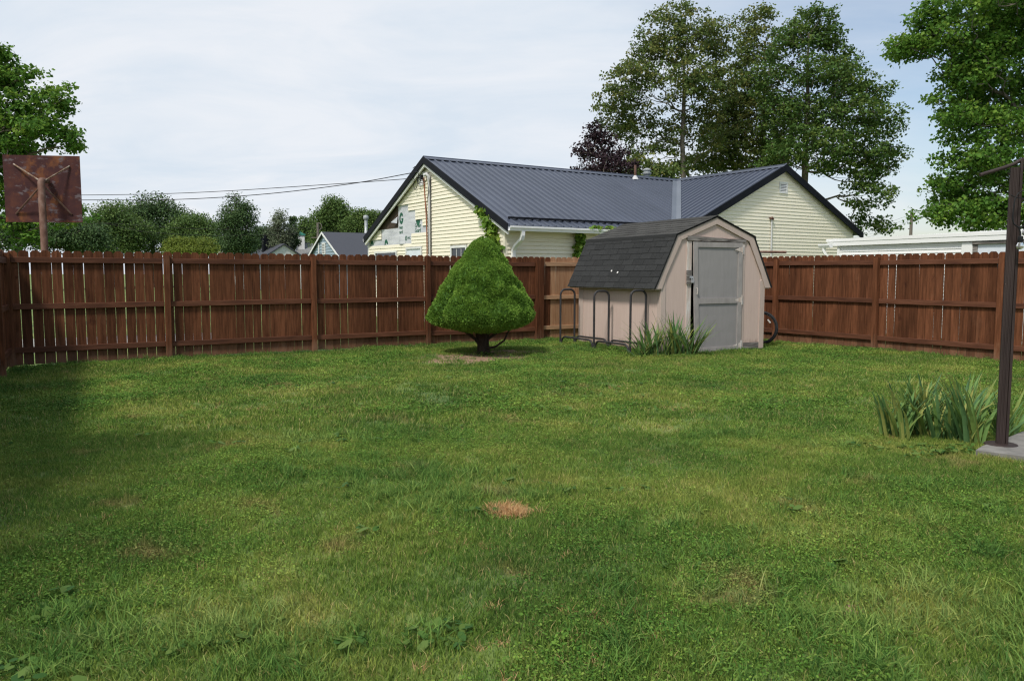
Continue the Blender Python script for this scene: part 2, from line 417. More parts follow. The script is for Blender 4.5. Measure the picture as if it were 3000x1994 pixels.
M['concrete'] = mat('concrete', [(0.14, 0.135, 0.125), (0.20, 0.19, 0.175), (0.25, 0.24, 0.22)], 6.0, (1, 1, 1), 0.9, 0.4, 0.0,
                    spots=[((0.12, 0.115, 0.10), 5.0, 0.62, 0.75, (1, 1, 1))])
M['alley'] = mat('pale_gravel', [(0.24, 0.235, 0.215), (0.33, 0.32, 0.30)], 4.0, (1, 1, 1), 0.9)  # pale surface of the strip added to brighten the picket gaps
M['bluesiding'] = mat('blue_grey_siding', [(0.25, 0.33, 0.39), (0.30, 0.38, 0.44)], 2.0, (1, 1, 1), 0.5, 0.0, 0.03)
M['slate'] = mat('dark_shingle_roof', [(0.050, 0.053, 0.066), (0.085, 0.090, 0.105)], 9.0, (3, 3, 9), 0.9, 0.0, 0.0)
M['greyroof'] = mat('grey_shingle_roof', [(0.16, 0.165, 0.165), (0.24, 0.245, 0.24)], 6.0, (2, 2, 2), 0.9)
M['greencap'] = mat('green_cap', [(0.04, 0.20, 0.15), (0.06, 0.25, 0.19)], 5.0, (1, 1, 1), 0.6)
M['polewood'] = mat('grey_pole_wood', [(0.13, 0.11, 0.095), (0.21, 0.185, 0.16)], 6.0, (4, 4, 0.3), 0.9)
M['bark'] = mat('grey_bark', [(0.083, 0.068, 0.054), (0.165, 0.143, 0.117), (0.240, 0.210, 0.180)], 8.0, (2, 2, 0.5), 0.95, 0.5)
M['darkbark'] = mat('dark_bark', [(0.022, 0.015, 0.011), (0.050, 0.036, 0.027)], 14.0, (2, 2, 0.6), 0.95, 0.6)
M['clearglass'] = glass_mat('bulb_glass')

# leaves: one colour ramp per species
LF = {}
LF['plane'] = leaf_mat('leaves_dull_green', [(0.065, 0.107, 0.035), (0.116, 0.167, 0.046), (0.214, 0.190, 0.054)], 0.30)
LF['oak'] = leaf_mat('leaves_deep_green', [(0.044, 0.098, 0.026), (0.085, 0.155, 0.036), (0.151, 0.190, 0.042)], 0.30)
LF['maple'] = leaf_mat('leaves_fresh_green', [(0.051, 0.127, 0.025), (0.100, 0.213, 0.034), (0.217, 0.328, 0.053)], 0.38)
LF['purple'] = leaf_mat('leaves_purple', [(0.022, 0.014, 0.018), (0.036, 0.021, 0.027), (0.062, 0.040, 0.042)], 0.15)
LF['far'] = leaf_mat('leaves_far_green', [(0.057, 0.106, 0.033), (0.095, 0.160, 0.043), (0.143, 0.204, 0.053)], 0.25)
LF['fardark'] = leaf_mat('leaves_far_dark', [(0.040, 0.077, 0.033), (0.066, 0.116, 0.042), (0.100, 0.154, 0.048)], 0.2)
LF['pale'] = leaf_mat('leaves_pale', [(0.098, 0.130, 0.078), (0.150, 0.182, 0.111), (0.195, 0.221, 0.130)], 0.3)
LF['lime'] = leaf_mat('leaves_lime', [(0.091, 0.130, 0.023), (0.143, 0.189, 0.031), (0.202, 0.240, 0.044)], 0.3)
LF['vine'] = leaf_mat('leaves_vine', [(0.080, 0.167, 0.029), (0.158, 0.283, 0.043), (0.307, 0.385, 0.065)], 0.35)
LF['spruce'] = leaf_mat('needles', [(0.078, 0.167, 0.033), (0.164, 0.300, 0.047), (0.281, 0.419, 0.077)], 0.22, 0.6)
LF['iris'] = leaf_mat('iris_leaf', [(0.092, 0.182, 0.080), (0.138, 0.258, 0.090), (0.195, 0.312, 0.084), (0.367, 0.366, 0.110)], 0.25, 0.45, 'random')
LF['weed'] = leaf_mat('weed_leaf', [(0.046, 0.117, 0.027), (0.078, 0.165, 0.034), (0.134, 0.205, 0.046)], 0.3)
LF['dead'] = leaf_mat('dead_grass', [(0.36, 0.20, 0.085), (0.52, 0.33, 0.15), (0.66, 0.46, 0.25)], 0.25, 0.8)
M['grass'] = grass_mat('grass_blades', 0.5)
M['coarse'] = grass_mat('coarse_grass_blades', 0.4, 0.3, (0.80, 0.95, 1.1), 0.15)
M['clover'] = grass_mat('clover_leaves', 0.35, 0.3, (0.80, 0.97, 0.85), 0.1)

# ------------------------------------------------------------------ ground
def gz(x, y):
    return 0.012 * math.sin(1.3 * x + 0.7 * y) + 0.010 * math.sin(0.9 * x - 1.7 * y + 1.0) + 0.008 * math.sin(2.9 * x + 2.3 * y)
SOIL = [(-0.8, 13.25, 0.95, 0.95), (-0.3, 13.6, 0.6, 0.7), (0.1, 14.4, 0.9, 0.5), (4.05, 5.65, 0.34, 0.22), (2.05, 2.62, 0.25, 0.12), (3.3, 13.2, 0.33, 0.08), (4.6, 14.2, 0.45, 0.09),
        (1.55, 3.35, 0.10, 0.05), (-0.02, 4.69, 0.14, 0.11), (3.05, 13.25, 0.28, 0.10)]
def soil_mask(x, y):
    m = 0.0
    for cx, cy, rx, ry in SOIL:
        d = math.hypot((x - cx) / rx, (y - cy) / ry)
        m = max(m, min(1.0, max(0.0, 1.6 - 1.35 * d)))
    return m
def ground():
    def axis(lo, hi, step, far):
        a = list(np.arange(lo, hi + 1e-6, step))
        l = []; x = lo; s = step
        while x > -far: s *= 1.5; x -= s; l.append(x)
        r = []; x = hi; s = step
        while x < far: s *= 1.5; x += s; r.append(x)
        return l[::-1] + a + r
    xs = axis(-10, 11, 0.15, 900); ys = axis(0.5, 20, 0.15, 900)
    vs = []; soil = []
    for y in ys:
        for x in xs:
            inn = (-11 < x < 12 and 0 < y < 21)
            vs.append((x, y, gz(x, y) if inn else 0.0)); soil.append(soil_mask(x, y) if inn else 0.0)
    nx = len(xs)
    fs = [(j * nx + i, j * nx + i + 1, (j + 1) * nx + i + 1, (j + 1) * nx + i) for j in range(len(ys) - 1) for i in range(nx - 1)]
    me = bpy.data.meshes.new('ground'); me.from_pydata(vs, [], fs)
    a = me.attributes.new('soil', 'FLOAT', 'POINT'); a.data.foreach_set('value', soil)
    me.polygons.foreach_set('use_smooth', [True] * len(me.polygons))
    m = bpy.data.materials.new('lawn_ground'); m.use_nodes = True
    nt = m.node_tree; L = nt.links; b = nt.nodes['Principled BSDF']; b.inputs['Roughness'].default_value = 0.95
    c = lawn_nodes(nt)
    dk = nt.nodes.new('ShaderNodeMix'); dk.data_type = 'RGBA'; dk.inputs[0].default_value = 0.35
    L.new(c, dk.inputs[6]); dk.inputs[7].default_value = (0.05, 0.04, 0.02, 1)
    g = nt.nodes.new('ShaderNodeNewGeometry')
    n = nt.nodes.new('ShaderNodeTexNoise'); n.inputs['Scale'].default_value = 9; n.inputs['Detail'].default_value = 6
    L.new(g.outputs['Position'], n.inputs['Vector'])
    at_ = nt.nodes.new('ShaderNodeAttribute'); at_.attribute_name = 'soil'
    sub = nt.nodes.new('ShaderNodeMath'); sub.operation = 'ADD'; L.new(at_.outputs['Fac'], sub.inputs[0]); L.new(n.outputs[0], sub.inputs[1])
    mr = nt.nodes.new('ShaderNodeMapRange'); mr.inputs[1].default_value = 0.75; mr.inputs[2].default_value = 1.05; L.new(sub.outputs[0], mr.inputs[0])
    sr = nt.nodes.new('ShaderNodeValToRGB'); sr.color_ramp.elements[0].position = 0.3; sr.color_ramp.elements[0].color = (0.19, 0.115, 0.070, 1)
    sr.color_ramp.elements[1].position = 0.7; sr.color_ramp.elements[1].color = (0.34, 0.225, 0.145, 1); L.new(n.outputs[0], sr.inputs[0])
    mx = nt.nodes.new('ShaderNodeMix'); mx.data_type = 'RGBA'; L.new(mr.outputs[0], mx.inputs[0]); L.new(dk.outputs[2], mx.inputs[6]); L.new(sr.outputs[0], mx.inputs[7])
    L.new(mx.outputs[2], b.inputs['Base Color'])
    bn = nt.nodes.new('ShaderNodeBump'); bn.inputs['Strength'].default_value = 0.6; bn.inputs['Distance'].default_value = 0.03
    L.new(n.outputs[0], bn.inputs['Height']); L.new(bn.outputs[0], b.inputs['Normal'])
    me.materials.append(m)
    o = put('ground', me); tag(o, kind='structure')
ground()
# pale strip added behind the back fence so the picket gaps look bright
UB = Vector((0.8568, 0.5156, 0)); NB = Vector((-0.5156, 0.8568, 0))
al = MB()
p0 = NB * 16.6
al.prism([p0 - UB * 18, p0 + UB * 3.5, p0 + UB * 3.5 + NB * 3.0, p0 - UB * 18 + NB * 3.0], (0, 0, 0.05))
tag(al.build('alley', M['alley']), kind='structure')

# ------------------------------------------------------------------ fences
RND = random.Random(4)
def picket_mesh(wd, matl):
    mb = MB(); h = 1.80; e = 0.034; t = 0.016; x = wd / 2
    mb.prism([(-x, 0, 0.02), (x, 0, 0.02), (x, 0, h - e * 1.1), (x - e, 0, h), (-x + e, 0, h), (-x, 0, h - e * 1.1)], (0, t, 0))
    return mb.mesh('picket', matl)
PK = [picket_mesh(wd, M['stain']) for wd in (0.139, 0.1405, 0.142)]
PKN = [picket_mesh(wd, M['newwood']) for wd in (0.140, 0.142)]
def rail_mesh(l, m_, h=0.088):
    mb = MB(); b = 0.004
    p = [(-0.040, b), (-0.040 + b, 0), (-0.002, 0), (-0.002, h), (-0.040 + b, h), (-0.040, h - b)]
    mb.prism([(0, y, z) for y, z in p], (l, 0, 0))
    return mb.mesh('rail', m_)
def post_mesh(m_, h=1.745, wd=0.092):
    mb = MB(); bevelled(mb, -wd / 2, wd / 2, -wd - 0.0, -0.002, -0.1, h, 0.006)
    return mb.mesh('post', m_)
POSTM = post_mesh(M['stain'])
def fence(name, label, loc, rotz, length, posts, gaps, new_from=None, dz=lambda x: 0.0):
    f = thing(name, label, 'fence', loc, rotz)
    x = 0.075
    while x < length - 0.03:
        g = gaps(x)
        new = new_from is not None and x > new_from
        o = put('picket', RND.choice(PKN if new else PK), f, (x, RND.uniform(0, 0.004), dz(x) + RND.uniform(-0.008, 0.006)),
                (0, RND.uniform(-0.004, 0.004), RND.uniform(-0.012, 0.012)))
        if new: o['label'] = 'pale unstained new pine picket'
        x += 0.1415 + g
    for px in posts:
        put('post', POSTM, f, (px, RND.uniform(-0.004, 0.0), dz(px) + RND.uniform(-0.02, 0.02)), (RND.uniform(-0.008, 0.008), RND.uniform(-0.008, 0.008), 0))
    ends = [-0.02] + list(posts) + [length]
    for a, b in zip(ends[:-1], ends[1:]):
        a2, b2 = a + 0.047, b - 0.047
        if b2 - a2 < 0.1: continue
        new = new_from is not None and a2 > new_from - 0.4
        for z in (0.20, 0.885, 1.605):
            put('rail', rail_mesh(b2 - a2, M['newrail'] if new else M['stain_rail']), f, (a2, 0, dz((a + b) / 2) + z + RND.uniform(-0.012, 0.012)),
                (0, RND.uniform(-0.003, 0.003), 0))
    return f
CL = Vector((-7.764, 12.129, 0)); CR = Vector((3.976, 19.19, 0))
def gaps_back(x):
    r = RND.random()
    if x < 2.2: return RND.uniform(0.003, 0.0095)
    if x < 4.7: return RND.uniform(0.001, 0.0065)
    return RND.uniform(0.003, 0.009) if r < 0.55 else 0.001
fence('wooden_fence', 'long dark brown picket fence along the back of the lawn, behind the clipped evergreen', CL, 0.5417, 13.67,
      [0.0, 2.25, 4.75, 7.07, 9.67, 9.77, 12.12], gaps_back, new_from=10.02)
fence('wooden_fence', 'reddish brown picket fence running from behind the shed to the brown metal post', CR, -1.004, 12.4,
      [0.0, 3.05, 5.33, 7.52, 9.95, 12.35], lambda x: RND.choice([0.0015, 0.0015, 0.0015, 0.003, 0.007, 0.009]))
LFD = Vector((0.462, -0.8869, 0))
LF0 = CL + LFD * 8.9 - Vector((0.8869, 0.462, 0)) * 0.035
fence('wooden_fence', 'dark end of picket fence at the far left corner, beside a thick post', LF0, math.atan2(0.8869, -0.462), 8.93,
      [0.05, 2.5, 4.93, 7.36], lambda x: RND.uniform(0.006, 0.014))

# ------------------------------------------------------------------ yellow house
UH = Vector((0.83528, 0.54983, 0)); VH = Vector((0.54983, -0.83528, 0))
AH = Vector((-2.561, 23.14, 0))
ANG_H = math.atan2(UH.y, UH.x)
house = thing('yellow_house', 'cream sided house with dark metal roof and torn siding on its left gable', 'house', AH, ANG_H)
# local frame: x = along main ridge (u), y = -v (away), z up. helper:
def H(u, v, z): return Vector((u, -v, z))
ZE, ZR, HW, LU, SV, WW = 2.623, 4.776, 4.478, 10.19, 4.704, 4.17
SLP = (ZR - ZE) / HW
def zroof(d): return ZR - SLP * abs(d)
def roof_panel(p_of, a0, a1, dmax, dmin=lambda a: 0.0):
    """standing-rib panel: a = position across ribs, d = distance down the slope; p_of(a, d, h) -> point"""
    mb = MB()
    pr = []
    a = a0
    while a < a1 - 1e-6:
        pr += [(a, 0.0), (a + 0.018, 0.036), (a + 0.048, 0.036), (a + 0.064, 0.0), (a + 0.118, 0.0), (a + 0.124, 0.004), (a + 0.140, 0.004), (a + 0.146, 0.0)]
        a += 0.24
    pr.append((a1, 0.0)); pr = [q for q in pr if q[0] <= a1 + 1e-6]
    for (x0, h0), (x1, h1) in zip(pr[:-1], pr[1:]):
        d0, d1 = dmax(x0), dmax(x1); e0, e1 = dmin(x0), dmin(x1)
        if d0 <= e0 + 0.01 and d1 <= e1 + 0.01: continue
        mb.poly([p_of(x0, e0, h0), p_of(x0, d0, h0), p_of(x1, d1, h1), p_of(x1, e1, h1)])
        mb.poly([p_of(x0, e0, h0 - 0.03 - h0), p_of(x1, e1, -0.03), p_of(x1, d1, -0.03), p_of(x0, d0, -0.03)])
        if True:
            mb.poly([p_of(x0, d0, h0), p_of(x0, d0, -0.03), p_of(x1, d1, -0.03), p_of(x1, d1, h1)])
    return mb
def main_front(a, d, h): return H(a, d, zroof(d) + h)
def main_back(a, d, h): return H(a, -d, zroof(d) + h)
def wing_left(a, d, h): return H(LU - d, a, zroof(d) + h)
def wing_right(a, d, h): return H(LU + d, a, zroof(d) + h)
UEND = LU + WW
a = 0.0
while a < UEND - 0.01:
    b = min(a + 0.96, UEND)
    mb = roof_panel(main_front, a, b, lambda q: min(HW, abs(LU - q)) if q > LU - HW else HW)
    if mb.f: mb.build('roof_panel', M['roofmetal'], house)
    roof_panel(main_back, a, b, lambda q: HW).build('roof_panel', M['roofmetal'], house)
    a = b
a = 0.0
while a < SV - 0.01:
    b = min(a + 0.96, SV)
    roof_panel(wing_left, a, b, lambda q: min(WW, q)).build('roof_panel', M['roofmetal'], house)
    roof_panel(wing_right, a, b, lambda q: min(WW, q)).build('roof_panel', M['roofmetal'], house)
    a = b
# ridge caps
def ridge_cap(p0, p1, side):
    mb = MB(); d = 0.17
    pa = Vector(p0); pb = Vector(p1); s = Vector(side)
    for sg in (1, -1):
        q = s * d * sg + Vector((0, 0, -SLP * d))
        up = Vector((0, 0, 0.034))
        mb.prism([pa + up, pb + up, pb + q + up, pa + q + up], (0, 0, 0.012))
    mb.tube([pa + Vector((0, 0, 0.042)), pb + Vector((0, 0, 0.042))], 0.022, 6)
    mb.build('ridge_cap', M['roofmetal'], house)
ridge_cap(H(-0.02, 0, ZR), H(UEND, 0, ZR), H(0, 1, 0))
ridge_cap(H(LU, 0.1, ZR), H(LU, SV + 0.02, ZR), H(1, 0, 0))
# valley flashing
mb = MB()
for sg in (-1,):
    c0 = H(LU - 0.0, 0.0, ZR + 0.030); c1 = H(LU - WW - 0.02, WW + 0.02, zroof(WW) + 0.030)
    dirn = (c1 - c0).normalized()
    mb.prism([c0 + H(-0.20, 0, 0), c1 + H(-0.20, 0, 0), c1 + H(0, 0, -0.004), c0 + H(0, 0, -0.004)], (0, 0, 0.01))
    mb.prism([c0 + H(0, 0, -0.004), c1 + H(0, 0, -0.004), c1 + H(0, 0.20, 0), c0 + H(0, 0.20, 0)], (0, 0, 0.01))
mb.build('valley_flashing', M['valley'], house)
# rake trims (black) and white boards below them
def rake(p0, p1, outn, thick, drop, h, m_, name):
    mb = MB(); p0 = Vector(p0); p1 = Vector(p1); o = Vector(outn)
    z = Vector((0, 0, 1))
    mb.prism([p0 + z * (drop), p1 + z * (drop), p1 + z * (drop - h), p0 + z * (drop - h)], o * thick)
    mb.build(name, m_, house)
for sg in (1, -1):
    rake(H(0, 0, ZR), H(0, sg * HW, ZE), H(-1, 0, 0), 0.03, 0.045, 0.20, M['blacktrim'], 'rake_trim')
    rake(H(0.06, 0, ZR - 0.155), H(0.06, sg * (HW - 0.03), ZE - 0.145), H(-1, 0, 0), 0.05, 0.0, 0.085, M['trimwhite'], 'fascia')
    rake(H(LU, SV, ZR), H(LU + sg * WW, SV, zroof(WW)), H(0, 1, 0), 0.03, 0.045, 0.22, M['blacktrim'], 'rake_trim')
# eave snow bar
mb = MB()
mb.box(0.23, LU - 3.9, -0.03, 0.03, 0, 0.05, M=Matrix.Translation(H(0, 4.15, zroof(4.15) + 0.025)))
mb.build('snow_bar', M['blacktrim'], house)
# walls: back-up walls behind the siding
GU = 0.14            # main gable wall plane at u = 0.25
EV = HW - 0.35       # eave wall plane v
GL, GR = -4.42, 4.13
mb = MB()
mb.prism([H(GU + 0.02, GL, 0), H(GU + 0.02, GR, 0), H(GU + 0.02, GR, zroof(GR) - 0.06), H(GU + 0.02, 0, ZR - 0.06), H(GU + 0.02, GL, zroof(GL) - 0.06)], H(0.1, 0, 0))
mb.box(GU + 0.12, UEND - 0.3, -EV + 0.02, -EV + 0.12, 0, ZE + 0.05)
mb.box(GU + 0.12, UEND - 0.3, 4.30, 4.42, 0, ZE + 0.05)
mb.prism([H(LU - WW + 0.35, SV - 0.15, 0), H(LU + WW - 0.35, SV - 0.15, 0), H(LU + WW - 0.35, SV - 0.15, zroof(WW - 0.35) - 0.06), H(LU, SV - 0.15, ZR - 0.06), H(LU - WW + 0.35, SV - 0.15, zroof(WW - 0.35) - 0.06)], H(0, -0.1, 0))
mb.box(LU - WW + 0.35, LU - WW + 0.45, -(SV - 0.38), -EV, 0, ZE + 0.1)
mb.box(LU + WW - 0.45, LU + WW - 0.35, -(SV - 0.38), 4.3, 0, ZE + 0.1)
mb.build('wall', M['siding'], house)
EXP = 0.1
def siding_board(pt, s0, s1, z, e0=None, e1=None, m_=M['siding'], lip=0.020, parent=None, ztop=None):
    """one clapboard from s0 to s1 (bottom) / e0 to e1 (top) with a sloping face; pt(s, z, out)"""
    e0 = s0 if e0 is None else e0; e1 = s1 if e1 is None else e1
    zt = (z + EXP if ztop is None else ztop)
    mb = MB()
    a, b, c, d = pt(s0, z, lip), pt(s1, z, lip), pt(e1, zt, 0.002), pt(e0, zt, 0.002)
    a2, b2 = pt(s0, z, 0.0), pt(s1, z, 0.0)
    mb.poly([a, b, c, d]); mb.poly([a, a2, b2, b])
    mb.poly([a, d, a2]); mb.poly([b, b2, c])
    mb.build('siding_board', m_, parent)
def gpt(s, z, o): return H(GU - o, s, z)
def missing(z):
    if 2.34 <= z < 2.54: return (-9, -1.13)
    if 2.54 <= z < 2.64: return (-3.36, -1.13)
    if 2.64 <= z < 2.84: return (-3.36, -0.05)
    if 2.84 <= z < 3.04: return (-9, -0.38)
    if 3.04 <= z < 3.28: return (-9, -0.85)
    if 3.28 <= z < 3.54: return (-9, -1.34)
    return None
WINS = [(-3.83, -2.23, 1.35, 2.10), (-1.44, -0.49, 0.95, 2.18), (1.41, 2.19, 1.10, 2.14)]
z = 0.35
while z < ZR - 0.35:
    def lim(zz): return (ZR - 0.22 - zz) / SLP
    lo0, hi0 = max(GL, -lim(z)), min(GR, lim(z)); lo1, hi1 = max(GL, -lim(z + EXP)), min(GR, lim(z + EXP))
    cuts = []
    ms = missing(z + 0.001)
    if ms: cuts.append(ms)
    for (a, b, c, d) in WINS:
        if c - 0.08 < z + 0.05 < d + 0.08: cuts.append((a - 0.09, b + 0.09))
    segs = [(lo0, hi0, lo1, hi1)]
    for (a, b) in cuts:
        ns = []
        for (s0, s1, e0, e1) in segs:
            if b <= s0 or a >= s1: ns.append((s0, s1, e0, e1)); continue
            if a > s0 + 0.02: ns.append((s0, a, e0, a))
            if b < s1 - 0.02: ns.append((b, s1, b, e1))
        segs = ns
    for (s0, s1, e0, e1) in segs:
        siding_board(gpt, s0, s1, z, max(e0, s0), min(e1, s1) if e1 > s0 else s1, parent=house,
                     lip=0.030 if abs(z - 3.55) < 0.02 else 0.020)
    z += EXP
def ept(s, z, o): return H(s, EV + o, z)
z = 0.35
while z < ZE - 0.16:
    hi = LU - WW + 0.34
    cuts = []
    if 1.0 < z < 2.12:
        siding_board(ept, GU + 0.02, 2.66, z, parent=house, lip=0.032); siding_board(ept, 3.66, hi, z, parent=house, lip=0.032)
    else:
        siding_board(ept, GU + 0.02, hi, z, parent=house, lip=0.032)
    z += EXP
def wpt(s, z, o): return H(LU + s, SV - 0.13 + o, z)
z = 0.35
EXP = 0.105
while z < ZR - 0.33:
    def lim(zz): return min(WW - 0.35, (ZR - 0.22 - zz) / SLP)
    siding_board(wpt, -lim(z), lim(z), z, -lim(z + EXP), lim(z + EXP), parent=house)
    z += EXP
EXP = 0.1
# corner boards
mb = MB(); mb.box(GU - 0.025, GU + 0.06, -EV - 0.025, -EV + 0.06, 0.3, ZE - 0.12); mb.build('corner_trim', M['siding'], house)
mb = MB(); mb.box(GU - 0.025, GU + 0.05, -GL - 0.03, -GL + 0.03, 0.3, ZE - 0.2); mb.build('corner_trim', M['trimwhite'], house)
# soffit + fascia + gutter on the eave wall
mb = MB()
mb.box(0.03, LU - WW + 0.3, -HW + 0.02, -EV, ZE - 0.115, ZE - 0.10); mb.build('soffit', M['trimwhite'], house)
mb = MB()
prof = [(0.0, 0.0), (0.10, 0.0), (0.115, 0.05), (0.135, 0.075), (0.135, 0.12), (0.128, 0.12), (0.125, 0.08), (0.095, 0.012), (0.008, 0.012), (0.008, 0.12), (0, 0.12)]
mb.prism([H(0.0, HW - 0.02 + y, ZE - 0.14 + zz) for y, zz in prof], H(LU - WW + 0.2, 0, 0))
mb.build('gutter', M['white'], house)
mb = MB(); mb.prism([H(0.0, -HW + 0.02 - y, ZE - 0.14 + zz) for y, zz in prof], H(0.3, 0, 0)); mb.build('gutter', M['white'], house)
def rect_tube(mb, pts, w2, d2, side):
    pts = [Vector(p) for p in pts]; side = Vector(side).normalized(); rings = []
    for i, p in enumerate(pts):
        t = (pts[min(i + 1, len(pts) - 1)] - pts[max(0, i - 1)]).normalized()
        nrm = t.cross(side).normalized()
        rings.append([p + side * w2 + nrm * d2, p - side * w2 + nrm * d2, p - side * w2 - nrm * d2, p + side * w2 - nrm * d2])
    vs = [q for r in rings for q in r]
    fs = [(i * 4 + k, i * 4 + (k + 1) % 4, i * 4 + 4 + (k + 1) % 4, i * 4 + 4 + k) for i in range(len(pts) - 1) for k in range(4)]
    fs += [(3, 2, 1, 0), tuple(range(len(vs) - 4, len(vs)))]
    mb.add(vs, fs)
mb = MB()
rect_tube(mb, [H(0.40, HW + 0.05, ZE - 0.14), H(0.40, HW + 0.05, ZE - 0.25), H(0.39, HW + 0.02, ZE - 0.34), H(0.36, EV + 0.14, ZE - 0.50), H(0.35, EV + 0.07, ZE - 0.60), H(0.35, EV + 0.06, ZE - 0.75), H(0.35, EV + 0.06, 0.1)], 0.05, 0.036, H(1, 0, 0))
mb.build('downspout', M['white'], house)
# house wrap, sheathing, prints
mb = MB()
o1 = GU + 0.012
mb.prism([H(o1, -4.60, 2.33), H(o1, -0.9, 2.33), H(o1, -0.9, 2.60), H(o1, 0.1, 2.60), H(o1, 0.1, 2.86), H(o1, -2.11, 2.86), H(o1, -3.80, 2.855)], H(0.006, 0, 0))
mb.prism([H(o1, -2.10, 2.862), H(o1, 0.05, 2.862), H(o1, -0.6, 3.58), H(o1, -2.07, 3.58)], H(0.006, 0, 0))
mb.build('house_wrap', M['wrap'], house)
mb = MB()
mb.prism([H(o1 + 0.001, -2.64, 3.60), H(o1 + 0.001, -2.09, 3.60), H(o1 + 0.001, -2.11, 2.87), H(o1 + 0.001, -3.85, 2.865)], H(0.004, 0, 0))
mb.build('exposed_sheathing', M['sheath'], house)
mb = MB()
fl = [(-2.10, 3.22, 0.0), (-2.05, 3.18, 0.04), (-2.06, 3.00, 0.06), (-2.38, 3.05, 0.12), (-2.2, 3.14, 0.08)]
mb.poly([H(o1 - 0.006 - q, s, zz) for s, zz, q in fl]); mb.build('torn_wrap_flap', M['wrap'], house)
mb = MB()
for i in range(8):
    t0, t1 = i / 8, (i + 1) / 8
    f = lambda t: 0.006 + 0.05 * math.sin(PI * t)
    mb.poly([H(o1 - f(t0), -2.05 + 0.45 * t0, 2.34), H(o1 - f(t1), -2.05 + 0.45 * t1, 2.36), H(o1 - f(t1), -2.05 + 0.45 * t1, 2.58), H(o1 - f(t0), -2.05 + 0.45 * t0, 2.60)])
mb.build('loose_wrap', M['wrap'], house, smooth=60)
def letters(txt, s, z, size, parent=house, sx=1.0):
    cu = bpy.data.curves.new('print_lettering', 'FONT'); cu.body = txt; cu.size = size; cu.extrude = 0.0006
    cu.offset = 0.003
    tmp = bpy.data.objects.new('print_lettering', cu); COL.objects.link(tmp)
    bpy.context.view_layer.update()
    dg = bpy.context.evaluated_depsgraph_get()
    me = bpy.data.meshes.new_from_object(tmp.evaluated_get(dg))
    bpy.data.objects.remove(tmp)
    me.name = 'print_lettering'
    me.materials.clear(); me.materials.append(M['wrapprint'])
    # local text x -> +v direction of the wall, text y -> z, text normal -> -u
    R = Matrix((( 0, 0, -1), (-1, 0, 0), (0, 1, 0))).to_4x4()
    me.transform(Matrix.Translation(H(o1 - 0.003, s, z)) @ R @ Matrix.Diagonal((sx, 1, 1, 1)))
    return put('print_lettering', me, parent)
letters('Green', -0.92, 2.82, 0.165, sx=0.95); letters('Guard', -0.92, 2.68, 0.165, sx=0.95)
letters('reen', -2.02, 2.82, 0.165, sx=0.85); letters('uard', -2.02, 2.68, 0.165, sx=0.85)
letters('PAC', -1.42, 2.49, 0.10)
def disc_poly(mb, c_s, c_z, r0, r1, a0, a1, n=18, zs=1.0):
    for i in range(n):
        q0 = a0 + (a1 - a0) * i / n; q1 = a0 + (a1 - a0) * (i + 1) / n
        mb.poly([H(o1 - 0.003, c_s + r * math.cos(q), c_z + r * zs * math.sin(q)) for r, q in ((r0, q0), (r1, q0), (r1, q1), (r0, q1))])
def glogo(s, z, full=True, part=None):
    mb = MB(); r = 0.14; k = 1.30
    if part == 'top':
        disc_poly(mb, s, z, 0.05, r, 0.15, PI, 14, k)
    elif part == 'low':
        disc_poly(mb, s, z, 0.0, r, PI, 2 * PI, 14, k)
    else:
        disc_poly(mb, s, z, 0.065, r, 0.55, 1.93 * PI, 24, k)
        mb.prism([H(o1 - 0.003, s + 0.01, z), H(o1 - 0.003, s + r, z), H(o1 - 0.003, s + r, z - 0.05), H(o1 - 0.003, s + 0.01, z - 0.05)], H(-0.001, 0, 0))
    mb.build('print_logo', M['wrapprint'], house)
glogo(-1.86, 3.15); glogo(-0.70, 3.06, part='low'); glogo(-4.17, 2.36, part='top'); glogo(-3.02, 2.36, part='top')
mb = MB(); disc_poly(mb, -1.53, 2.52, 0.045, 0.075, 0, 2 * PI); mb.prism([H(o1 - 0.004, -1.60, 2.51), H(o1 - 0.004, -1.46, 2.51), H(o1 - 0.004, -1.46, 2.53), H(o1 - 0.004, -1.60, 2.53)], H(-0.001, 0, 0))
mb.build('print_logo', M['wrapprint'], house)
# windows in the gable and eave wall
def window(pt, s0, s1, z0, z1, glass, munt=True):
    mb = MB(); f = 0.06
    def bar(a, b, c, d, o0=0.0, o1_=0.035):
        P = [pt(a, c, o1_), pt(b, c, o1_), pt(b, d, o1_), pt(a, d, o1_)]
        nrm = Vector(pt(a, c, o0)) - Vector(pt(a, c, o1_))
        mb.prism(P, nrm)
    bar(s0 - f, s1 + f, z1, z1 + f); bar(s0 - f, s1 + f, z0 - f, z0); bar(s0 - f, s0, z0, z1); bar(s1, s1 + f, z0, z1)
    wobj = mb.build('window', M['trimwhite'], house)
    g = MB(); g.poly([pt(s0, z0, 0.006), pt(s1, z0, 0.006), pt(s1, z1, 0.006), pt(s0, z1, 0.006)]); g.build('pane', glass, wobj)
    if munt:
        mb = MB()
        n = max(2, int(round((s1 - s0) / 0.25)))
        def bar2(a, b, c, d):
            P = [pt(a, c, 0.014), pt(b, c, 0.014), pt(b, d, 0.014), pt(a, d, 0.014)]
            mb.prism(P, Vector(pt(a, c, 0.008)) - Vector(pt(a, c, 0.014)))
        for i in range(1, n):
            q = s0 + (s1 - s0) * i / n; bar2(q - 0.008, q + 0.008, z0, z1)
        zz = z1 - 0.28
        while zz > z0 + 0.05: bar2(s0, s1, zz - 0.008, zz + 0.008); zz -= 0.28
        mb.build('muntin', M['trimwhite'], wobj)
window(gpt, *WINS[0], M['glass'], False); window(gpt, *WINS[1], M['blind'], False); window(gpt, *WINS[2], M['glass'])
window(ept, 2.74, 3.58, 1.05, 2.08, M['glass'], False)
